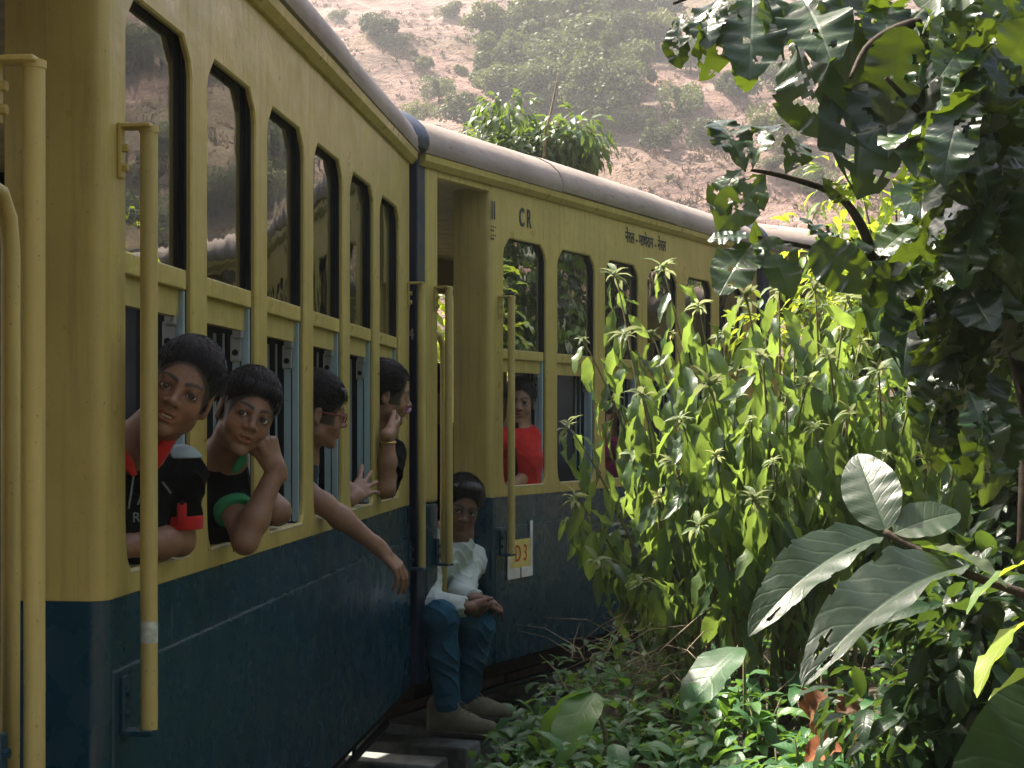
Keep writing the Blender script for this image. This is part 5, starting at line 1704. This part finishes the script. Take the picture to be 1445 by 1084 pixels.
for (a, b, k, fc, rl, db) in [
    ((962, 20), (948, 88), 1, .5, .4, 3.55), ((1002, 12), (1012, 96), 3, .3, -.5, 3.5), ((1062, 0), (1056, 95), 2, .1, .1, 3.45), ((1050, 70), (1054, 134), 0, -.4, 0, 3.62),
    ((1122, 38), (1142, 170), 1, .0, .5, 3.4), ((1196, -12), (1210, 122), 0, .2, -.3, 3.45), ((1134, 0), (1170, 68), 2, .9, .2, 3.4), ((1234, 116), (1194, 194), 3, .1, .4, 3.3),
    ((1308, 110), (1314, 220), 2, .0, .2, 3.3), ((1250, 92), (1252, 156), 1, .3, 0, 3.32), ((1052, 243), (1012, 136), 1, .2, .3, 3.6), ((1062, 238), (1090, 140), 3, .3, -.5, 3.55),
    ((1108, 246), (1144, 176), 1, .6, .3, 3.6), ((1050, 238), (986, 294), 3, .7, .4, 3.5), ((1080, 246), (1026, 314), 1, .5, -.4, 3.45), ((1058, 330), (1078, 280), 0, -.5, 0, 3.7),
    ((1058, 334), (998, 330), 2, .9, .2, 3.55), ((1062, 344), (1012, 404), 2, .6, .2, 3.45), ((1078, 335), (1120, 408), 0, .4, -.2, 3.45), ((1146, 346), (1232, 410), 2, .3, .3, 3.5),
    ((1160, 250), (1206, 298), 3, .4, .9, 3.55), ((1010, 0), (985, 52), 0, .8, .5, 3.5), ((1095, -5), (1098, 60), 2, .6, -.6, 3.5), ((1040, 10), (1025, 60), 1, .7, .7, 3.55),
    ((1160, 20), (1172, 110), 1, -.3, .3, 3.7), ((1270, 20), (1262, 92), 4, .8, .3, 3.4), ((1240, 0), (1260, 60), 4, .9, -.4, 3.45), ((1180, 350), (1130, 300), 4, .9, .2, 3.6), ((1240, 360), (1290, 310), 4, .8, -.3, 3.6),
    ((1200, 355), (1235, 335), 0, .9, .4, 3.6), ((1290, 372), (1300, 440), 2, .4, .5, 3.5), ((1270, 370), (1236, 430), 0, .5, -.5, 3.5), ((1340, 430), (1290, 490), 1, .6, .3, 3.35), ((1300, 440), (1260, 470), 3, .9, .2, 3.35),
    ((1345, 420), (1410, 455), 0, -.3, .2, 3.5), ((1370, 500), (1310, 560), 4, .8, .6, 3.4), ((1380, 430), (1330, 480), 2, .6, .4, 3.35), ((1360, 470), (1285, 600), 3, .7, .8, 3.4)]:
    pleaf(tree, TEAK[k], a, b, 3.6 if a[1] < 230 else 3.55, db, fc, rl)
# crowded dark crown at the right edge
for k in range(250):
    px = rng.triangular(1240, 1500, 1420); py = rng.uniform(-60, 420) if rng.random() < .75 else rng.uniform(400, 620)
    if px < 1285 and py > 100: px = rng.uniform(1330, 1480)
    dd = rng.uniform(3.15, 4.1)
    p = at(px, py, dd)
    d = nv(V((rng.uniform(-.8, .5), rng.uniform(-.6, .4), rng.uniform(-1.1, .1))))
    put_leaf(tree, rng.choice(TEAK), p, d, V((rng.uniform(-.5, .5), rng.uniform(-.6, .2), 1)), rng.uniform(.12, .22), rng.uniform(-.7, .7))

# ------------------------------------------------------------------ near twig with a few big leaves, lower right
tw = at(1520, 1000, 2.2); tw.z = gz(tw.x, tw.y)
near = empty('near_sapling', tw)
tag(near, 'sapling with very large leaves close to the camera at lower right', 'sapling')
for path, rad in (([tw, at(1530, 940, 2.2), at(1480, 850, 2.2), at(1445, 838, 2.2), at(1360, 808, 2.22), at(1300, 778, 2.25), at(1248, 750, 2.28)], .009), ([at(1480, 850, 2.2), at(1475, 800, 2.1), at(1450, 790, 2.05)], .006),
                  ([tw, at(1500, 990, 2.1), at(1470, 900, 2.0)], .007)):
    c = catmull([V(p) for p in path], 5); mb = MB(); mb.tube([p - tw for p in c], [rad * (1 - .5 * k / len(c)) for k in range(len(c))], 8); mb.build('twig', M['bark'], near, True)
pleaf(near, NEAR[0], (1250, 748), (1206, 630), 2.28, 2.36, .75, -.2)
pleaf(near, NEAR[1], (1240, 758), (1046, 836), 2.27, 2.12, 1.25, -.10)
pleaf(near, NEAR[2], (1362, 800), (1124, 878), 2.22, 2.0, 1.22, -.05)
pleaf(near, NEAR[0], (1262, 752), (1358, 712), 2.27, 2.30, 1.2, .4)
pleaf(near, NEAR[3], (1300, 772), (1430, 800), 2.25, 2.15, 1.15, -.3)
pleaf(near, NEART, (1455, 792), (1342, 838), 2.05, 2.0, .9, .9)
pleaf(near, NEART, (1475, 862), (1342, 944), 2.0, 1.9, .9, .9)
pleaf(near, NEART, (1490, 930), (1366, 988), 1.95, 1.9, .8, .8)
pleaf(near, NEARD, (1540, 1000), (1385, 1150), 1.85, 1.6, .25, -.2)
pleaf(near, NEART, (1500, 985), (1390, 1040), 2.0, 1.95, .9, .5)

# ------------------------------------------------------------------ plants on the bank
def herb(label, px, py, d, n_, size, meshes, group='leafy plants on the shaded bank', name='ground_plant', hgt=0.12):
    t = at(px, py, d); base = V((t.x, t.y, gz(t.x, t.y) - .02)); base.z = min(base.z, t.z - .03)
    root = empty(name, base); tag(root, label, 'plant', group)
    H_ = max(.05, t.z - base.z)
    mb = MB(); tops = []
    for k in range(max(2, n_ // 6)):
        e = V((rng.uniform(-.07, .07), rng.uniform(-.07, .07), H_ * rng.uniform(.75, 1.05))); tops.append(e)
        mb.tube([V((0, 0, 0)), e * .5 + rnd3(.015), e], [.005, .004, .002], 5)
    mb.build('stem', M['stem'], root, True)
    for k in range(n_):
        e = tops[k % len(tops)]; a = k * 2.4 + rng.random(); h = rng.uniform(.45, 1.0)
        d_ = V((math.cos(a), math.sin(a), rng.uniform(-.25, .8)))
        put_leaf(root, rng.choice(meshes), base + e * h, d_, V((0, 0, 1)), size * rng.uniform(.6, 1.2), rng.uniform(-.3, .3))
    return root


places = ['beside the sleepers', 'under the big bluish leaf', 'below the hanging leaves', 'by the dry twigs', 'under the large near leaves', 'next to the curled brown leaves']
hp = [(722, 1042, 5.0, 16, .075), (748, 1068, 4.7, 16, .08), (775, 1040, 4.9, 14, .07), (860, 1015, 4.8, 16, .08), (885, 1050, 4.5, 18, .085), (925, 1035, 4.4, 18, .08), (905, 990, 4.9, 14, .07), (960, 1060, 4.2, 18, .09),
      (990, 1010, 4.4, 16, .085), (1020, 975, 4.5, 14, .085), (1045, 1040, 4.1, 18, .09), (1065, 960, 4.4, 14, .08), (1085, 1000, 4.1, 14, .085), (1110, 1060, 3.9, 16, .085), (830, 1075, 4.4, 16, .08), (700, 1075, 5.2, 12, .07), (1150, 1040, 3.8, 14, .08), (1215, 1060, 3.7, 14, .08), (790, 1080, 4.5, 14, .075), (1010, 1085, 3.9, 16, .09)]
adj = ['small leafy plant', 'low green plant', 'bushy green plant', 'short broad leaved herb', 'tufted green herb']
for k, (px, py, d, n_, s_) in enumerate(hp):
    herb('%s on the shaded bank, %s from the left' % (adj[k % 5], ['first', 'second', 'third', 'fourth', 'fifth', 'sixth', 'seventh', 'eighth', 'ninth', 'tenth', 'eleventh', 'twelfth', 'thirteenth', 'fourteenth', 'fifteenth', 'sixteenth', 'seventeenth', 'eighteenth', 'nineteenth', 'twentieth'][sorted(hp).index(hp[k])]), px, py - 8, d, int(n_ * 1.3), s_ * 1.15, SHADE)
# three big bluish leaves in the shade
bp_ = at(850, 1035, 4.0); bp_.z = gz(bp_.x, bp_.y)
bl = empty('big_leaf_seedling', bp_); tag(bl, 'seedling with big bluish green leaves near the sitting man', 'plant')
BIGSH = [leaf_mesh('big_shade_leaf', M['shade_leaf'], .5, 14, 8, .2, dr, .02, 'ovate', 0, 190 + k, 0) for k, dr in enumerate((.5, .9))]
q = at(838, 985, 4.0)
mb = MB(); mb.tube([V((0, 0, 0)), (q - bp_) * .5 + V((.02, 0, .03)), q - bp_], [.007, .006, .004], 6); mb.build('stem', M['stem'], bl, True)
pleaf(bl, BIGSH[0], (842, 978), (776, 1062), 4.0, 3.85, .7, .2); pleaf(bl, BIGSH[1], (836, 975), (728, 1010), 4.0, 4.1, 1.0, .5)
b2 = at(1052, 960, 4.3); b2.z = gz(b2.x, b2.y)
bl2 = empty('big_leaf_seedling', b2); tag(bl2, 'seedling with one broad pale leaf under the hanging shrub', 'plant')
mb = MB(); q = at(1050, 915, 4.3); mb.tube([V((0, 0, 0)), q - b2], [.006, .004], 6); mb.build('stem', M['stem'], bl2, True)
pleaf(bl2, BIGSH[0], (1048, 914), (946, 992), 4.3, 4.15, .9, .3)
# curled brown leaves
for k, (px, py, d, L, lab) in enumerate([(1170, 985, 3.6, .16, 'curled brown leaf hanging above the other dry ones'), (1215, 1000, 3.6, .12, 'rusty brown leaf curled beside the dark gap'), (1190, 1060, 3.5, .16, 'dark brown dry leaf lowest of the curled ones'),
                                        (1235, 1030, 3.55, .11, 'small reddish dry leaf at the edge of the dark gap'), (885, 1068, 4.4, .15, 'large grey brown curled leaf at the bottom edge')]):
    p = at(px, py, d)
    o = put_leaf(empty('tmp'), DEAD[k % 3], p, V((-1, .2, -.25)) + rnd3(.4), V((.1, -.5, 1)), L, rng.uniform(-.5, .5), 'dry_leaf')
    e = o.parent; mw = o.matrix_basis.copy(); o.parent = None; o.matrix_basis = mw; bpy.data.objects.remove(e)
    tag(o, lab, 'dry leaf', 'dry leaves on the bank')

# tangle of dead twigs and grass on the bank, past counting
mb = MB()
for k in range(300):
    px, py = rng.triangular(790, 1080, 900), rng.triangular(850, 1010, 930)
    if k > 150: px, py = rng.uniform(800, 1300), rng.uniform(930, 1090)
    d = rng.uniform(4.4, 5.8); p = at(px, py, d); p.z = max(p.z, gz(p.x, p.y) + .01)
    dirv = V((rng.uniform(-1, 1), rng.uniform(-1, 1), rng.uniform(-.35, .8))); L = rng.uniform(.06, .26)
    mb.tube([p, p + dirv * L * .5 + rnd3(.02), p + dirv * L - V((0, 0, .03))], [.0022, .0018, .0008], 4, 0, False)
o = mb.build('twig_tangle', M['twig'], None, True); tag(o, 'tangle of dry twigs and grass on the bank', 'twigs', kind='stuff')

# ground cover leaves over the bank, past counting
mg = Merge(); dat = [data_of(m) for m in SHADE]
for k in range(4200):
    px, d = rng.uniform(640, 1600), rng.uniform(2.6, 9.0)
    x = (px - CX) / FPX * d
    if float(wall_dist(x, d)) < 0.35: continue
    z = gz(x, d)
    mg.add(dat[k % 3], leaf_matrix(V((x, d, z + rng.uniform(.0, .2))), V((rng.uniform(-1, 1), rng.uniform(-1, 1), rng.uniform(-.3, .7))), V((0, 0, 1)), rng.uniform(.05, .11)))
o = mg.build('ground_cover', M['shade_leaf']); tag(o, 'low leafy ground cover on the bank', 'ground cover', kind='stuff')

# ballast
mb = MB(); rg = random.Random(5)
for k in range(900):
    i = rg.randrange(20, len(cl) - 20); t = nv(cl[i + 1] - cl[i]); s_ = rg.uniform(-1.05, 1.05)
    p = cl[i] + V((-t.y, t.x, 0)) * s_ + t * rg.uniform(-.1, .1); r_ = rg.uniform(.015, .04)
    vs_ = [p + V((rg.uniform(.6, 1.2) * x, rg.uniform(.6, 1.2) * y, rg.uniform(.5, 1) * z + .3)) * r_ for x, y, z in ((1, 0, 0), (0, 1, 0), (-1, 0, 0), (0, -1, 0), (.2, .2, 1), (-.2, 0, -1))]
    mb.add(vs_, [(0, 1, 4), (1, 2, 4), (2, 3, 4), (3, 0, 4), (1, 0, 5), (2, 1, 5), (3, 2, 5), (0, 3, 5)])
o = mb.build('ballast', M['stone']); tag(o, 'dark ballast stones around the sleepers', 'ballast', kind='stuff')


# ------------------------------------------------------------------ bushes and trees of many small leaves
def leafy(name, label, cat, group, base, centre, radii, mesh_list, n_, size, mat, trunk_r=.05, clumps=9, n_obj=0, seed=0, droop=.3, shell=.55):
    rg = random.Random(seed)
    base = V(base); root = empty(name, base); tag(root, label, cat, group)
    c = V(centre)
    cl_ = []
    for k in range(clumps):
        while True:
            v = V((rg.uniform(-1, 1), rg.uniform(-1, 1), rg.uniform(-1, 1)))
            if .25 < v.length < 1: break
        cl_.append((c + V((v.x * radii[0], v.y * radii[1], v.z * radii[2])) * .72, rg.uniform(.32, .55)))
    mb = MB(); mb.tube([V((0, 0, 0)), (c - base) * .5 + V((rg.uniform(-.1, .1), rg.uniform(-.1, .1), 0)) * radii[0], c - base], [trunk_r, trunk_r * .7, trunk_r * .3], 8)
    for p, s_ in cl_:
        mb.tube([(c - base) * .55, mx((c - base) * .6, p - base, .55) + V((0, 0, .05 * radii[2])), p - base], [trunk_r * .5, trunk_r * .3, trunk_r * .08], 5)
    mb.build('trunk', M['bark'], root, True)
    mg = Merge(); dat = [data_of(m) for m in mesh_list]
    for k in range(n_):
        p, s_ = cl_[rg.randrange(clumps)]
        while True:
            v = V((rg.uniform(-1, 1), rg.uniform(-1, 1), rg.uniform(-1, 1)))
            if shell * .6 < v.length < 1: break
        q = p + V((v.x * radii[0], v.y * radii[1], v.z * radii[2])) * s_
        d = nv(v + V((0, 0, -droop)) + V((rg.uniform(-1, 1), rg.uniform(-1, 1), rg.uniform(-1, 1))) * .5)
        u = V((rg.uniform(-.6, .6), rg.uniform(-.6, .6), 1)); L = size * rg.uniform(.65, 1.25)
        if k < n_obj:
            put_leaf(root, mesh_list[k % len(mesh_list)], q, d, u, L)
        else:
            mg.add(dat[k % len(dat)], leaf_matrix(q, d, u, L))
    if n_ > n_obj:
        o = mg.build('crown', mat, root, base)
        if n_obj: o['kind'] = 'stuff'
    return root


def gpos(px, d, dz=-.05):
    x = (px - CX) / FPX * d; return V((x, d, gz(x, d) + dz))


# bright bush behind, right of the far carriage
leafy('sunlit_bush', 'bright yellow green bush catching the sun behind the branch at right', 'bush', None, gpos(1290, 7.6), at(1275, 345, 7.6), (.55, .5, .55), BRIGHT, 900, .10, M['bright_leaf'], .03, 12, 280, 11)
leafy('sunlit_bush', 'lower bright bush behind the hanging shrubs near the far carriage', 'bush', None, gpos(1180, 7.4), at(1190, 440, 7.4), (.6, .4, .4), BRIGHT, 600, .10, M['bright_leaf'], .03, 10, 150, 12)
# dark thicket at the right edge
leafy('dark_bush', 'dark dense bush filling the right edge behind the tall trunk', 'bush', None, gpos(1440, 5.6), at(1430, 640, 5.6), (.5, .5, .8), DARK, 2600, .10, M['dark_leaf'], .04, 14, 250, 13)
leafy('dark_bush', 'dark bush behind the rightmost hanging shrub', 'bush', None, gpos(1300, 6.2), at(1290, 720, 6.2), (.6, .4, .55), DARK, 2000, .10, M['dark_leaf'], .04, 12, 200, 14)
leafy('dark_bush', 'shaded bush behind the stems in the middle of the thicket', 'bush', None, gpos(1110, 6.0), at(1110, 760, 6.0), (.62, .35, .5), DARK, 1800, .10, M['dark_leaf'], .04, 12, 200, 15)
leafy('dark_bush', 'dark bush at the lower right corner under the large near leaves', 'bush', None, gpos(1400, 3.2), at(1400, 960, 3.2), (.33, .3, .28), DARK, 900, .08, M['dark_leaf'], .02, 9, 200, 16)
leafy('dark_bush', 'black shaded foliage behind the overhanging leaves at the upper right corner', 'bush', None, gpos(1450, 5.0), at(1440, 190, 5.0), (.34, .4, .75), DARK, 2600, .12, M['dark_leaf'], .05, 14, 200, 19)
# tree whose top shows over the middle carriage's roof
rt_ = at(745, 205, 14.0)
leafy('roof_side_tree', 'green tree rising behind the middle carriage roof', 'tree', None, V((rt_.x, 14.0, gz(rt_.x, 14.0))), at(748, 202, 14.0), (.74, .6, .44), MANGO, 2600, .125, M['crown_leaf'], .06, 17, 280, 17, .6, .4)
rt0 = bpy.data.objects['roof_side_tree']
mb = MB(); mb.tube([p - rt0.location for p in catmull([at(766, 235, 13.6), at(770, 190, 13.6), at(779, 150, 13.6), at(788, 102, 13.6)], 5)], [.018 - .0009 * k for k in range(16)], 6); mb.build('bare_twig', M['twig'], rt0, True)
# foliage across the line, seen through the doorway
leafy('far_side_bush', 'sunlit bush seen through the open carriage doorway', 'bush', None, gpos(500, 11.0), at(560, 500, 10.5), (1.3, .8, 1.1), BRIGHT, 1500, .13, M['bright_leaf'], .05, 12, 0, 18)
# right bank trees reflected in windows; rear and overhead ones added to block skylight
for k, (x, y, zc, rr, lab) in enumerate([(3.7, 6.0, 2.6, 1.3, 'leafy tree on the right bank beyond the frame edge'), (4.6, 9.0, 3.0, 1.7, 'tall leafy tree further along the right bank'), (3.2, 2.6, 2.2, 1.2, 'leafy tree on the right bank beside the near sapling'), (7.5, 12.5, 3.2, 2.2, 'wide leafy tree at the far end of the right bank'), (2.4, -4.2, 2.8, 1.6, 'unseen rear tree added at right to block sky light'), (.9, -1.1, 4.3, 1.9, 'unseen canopy added above the camera to block sky light'), (-.6, -6.2, 3.6, 2.0, 'unseen tall tree added over the line behind the camera to block sky light'), (-3.6, -4.0, 3.4, 2.2, 'unseen tree added across the line behind the camera to block sky light')]):
    leafy('bank_tree', lab, 'tree', 'trees on the right bank', V((x + (1.2 if x == .9 else 0), y, gz(x, y))), V((x, y, zc)), (rr, rr, rr * .95), DARK if k % 2 else BRIGHT, 3000, .16 + .015 * k, M['dark_leaf'] if k % 2 or k > 3 else M['shade_leaf'], .08, 16, 0, 30 + k)

# ------------------------------------------------------------------ hillside trees
def crown_mesh(k):
    rg = np.random.RandomState(300 + k)
    n_l = 12 + k * 2
    C_ = rg.uniform(-1, 1, (n_l, 3)) * np.array((.75, .75, .42)) + np.array((0, 0, .1)); Rr = rg.uniform(.16, .46, n_l)
    Q = []; 
    for i in range(n_l):
        m = 260
        v = rg.randn(m, 3); v /= np.linalg.norm(v, axis=1)[:, None]
        r_ = Rr[i] * (rg.uniform(.6, 1.12, m))
        Q.append(C_[i] + v * r_[:, None])
    Q = np.concatenate(Q); m = len(Q)
    a = rg.randn(m, 3); a /= np.linalg.norm(a, axis=1)[:, None]; b = np.cross(a, rg.randn(m, 3)); b /= np.linalg.norm(b, axis=1)[:, None]
    s_ = rg.uniform(.035, .075, m)[:, None]
    P = np.stack([Q - a * s_, Q - b * s_ * .7, Q + a * s_, Q + b * s_ * .7], 1).reshape(-1, 3)
    F = np.arange(m * 4).reshape(-1, 4)
    me = bpy.data.meshes.new('crown')
    me.from_pydata(P.tolist(), [], F.tolist()); me.materials.append(M['hill_leaf'])
    uvl = me.uv_layers.new(name='UVMap'); uvl.data.foreach_set('uv', np.tile(np.array([0, .5, .5, 0, 1, .5, .5, 1.0]), m))
    return me


CR = [crown_mesh(k) for k in range(4)]
mb = MB(); mb.tube([(0, 0, 0), (.03, 0, .5), (0, .02, 1)], [.07, .05, .03], 7)
for a in range(4): mb.tube([(0, 0, .7), (math.cos(a * 1.6) * .3, math.sin(a * 1.6) * .3, 1.15)], [.035, .012], 5)
TRK = mb.mesh('trunk', M['bark'], True)
ht = []
rgh = random.Random(21)
for (px, py, s_) in [(735, 35, 75), (790, 30, 80), (715, 90, 60), (765, 85, 70), (815, 60, 75), (860, 25, 70), (905, 20, 80), (880, 75, 60), (840, 105, 60), (930, 60, 50), (700, 130, 50), (795, 130, 50), (870, 130, 55), (745, 135, 45), (690, 40, 50),
                     (540, 40, 35), (620, 130, 40), (560, 65, 25), (660, 175, 50), (690, 180, 40), (960, 150, 55), (1000, 190, 45), (1040, 120, 40), (930, 200, 40), (980, 90, 40), (1100, 190, 60), (1205, 215, 75), (1160, 170, 40), (1150, 260, 50), (1060, 60, 40),
                     (1250, 160, 50), (1110, 110, 45), (1010, 40, 50), (590, 165, 30), (1300, 220, 60), (1180, 90, 50), (640, 20, 25), (480, 20, 20), (900, 170, 45), (855, 185, 35)]:
    ht.append((px + rgh.uniform(-8, 8), py + rgh.uniform(-6, 6), s_))
for k in range(22): ht.append((rgh.uniform(1445, 1950), rgh.uniform(-60, 330), rgh.uniform(30, 80)))
for k in range(34): ht.append((rgh.triangular(680, 970, 800), rgh.uniform(-60, 170), rgh.uniform(25, 75)))
for k in range(30): ht.append((rgh.uniform(430, 1250), rgh.uniform(0, 280), rgh.uniform(8, 26)))
for k, (px, py, s_) in enumerate(ht):
    p = hill_point(px, py + s_ * .35); dd = p.y; r_ = s_ / FPX * dd * .75
    e = empty('hillside_tree', p - V((0, 0, .1)))
    tag(e, ('hazy olive tree in the dense wood high on the hillside' if px < 970 and px > 670 and py < 150 else 'small lone bush on the bare rocky slope' if px < 670 else 'scattered olive tree on the dry slope at right'), 'tree', 'trees scattered over the hillside')
    t = link('trunk', TRK, e); t.scale = (r_ * .8,) * 3
    c = link('crown', CR[k % 4], e); c.location = (0, 0, r_ * rgh.uniform(.45, .95)); c.scale = (r_ * rgh.uniform(.9, 1.25), r_ * rgh.uniform(.9, 1.2), r_ * rgh.uniform(.8, 1.1)); c.rotation_euler.z = rgh.uniform(0, 6.28)
# dry scrub over the slope
rs = np.random.RandomState(8)
m = 60000
az = np.radians(rs.uniform(-20, 60, m)); rr = 70 * (200 / 70) ** rs.rand(m)
x, y = rr * np.sin(az), rr * np.cos(az)
keep = fnoise(x, y, .125, 4, 9) + .5 * fnoise(x, y, .46, 3, 11) > rs.uniform(-.3, .6, m)
x, y = x[keep], y[keep]; z = ground_z(x, y); m = len(x)
Q = np.stack([x, y, z], 1); T = []
sz = rs.uniform(.10, .42, m)
for q in range(9):
    v = rs.randn(m, 3); v[:, 2] = np.abs(v[:, 2]) * .9 + .25; v /= np.linalg.norm(v, axis=1)[:, None]
    sd_ = np.cross(v, rs.randn(m, 3)); sd_ /= np.linalg.norm(sd_, axis=1)[:, None]
    b0 = Q + rs.randn(m, 3) * (sz * .35)[:, None] * np.array((1, 1, .2))
    T.append(np.stack([b0 - sd_ * (sz * .16)[:, None], b0 + sd_ * (sz * .16)[:, None], b0 + v * sz[:, None]], 1).reshape(-1, 3))
P = np.concatenate(T); F = np.arange(len(P)).reshape(-1, 3)
n = NT('scrub'); n.set(Base_Color=n.ramp(n.noise(.2, 4), [(.3, (.06, .06, .02)), (.5, (.17, .11, .055)), (.7, (.24, .15, .10))]), Roughness=.9)
me = bpy.data.meshes.new('scrub'); me.from_pydata(P.tolist(), [], F.tolist()); o = link('scrub', me, None, M['scrub']); tag(o, 'dry scrub and grass covering the hillside', 'scrub', kind='stuff')

# ------------------------------------------------------------------ haze over the valley
zt = 90.0
n = NT('haze'); n.n.remove(n.p)
pv = n.new('VolumePrincipled'); pv.inputs['Color'].default_value = (.92, .93, .95, 1); pv.inputs['Density'].default_value = 0.0010; pv.inputs['Anisotropy'].default_value = 0.3
n.l(pv.outputs[0], n.out.inputs['Volume'])
mb = MB(); mb.box((-325, -325, -4), (325, 325, zt)); hz = mb.build('haze', M['haze'])
tag(hz, 'thin pale haze between the train and the hillside', 'haze', kind='stuff')
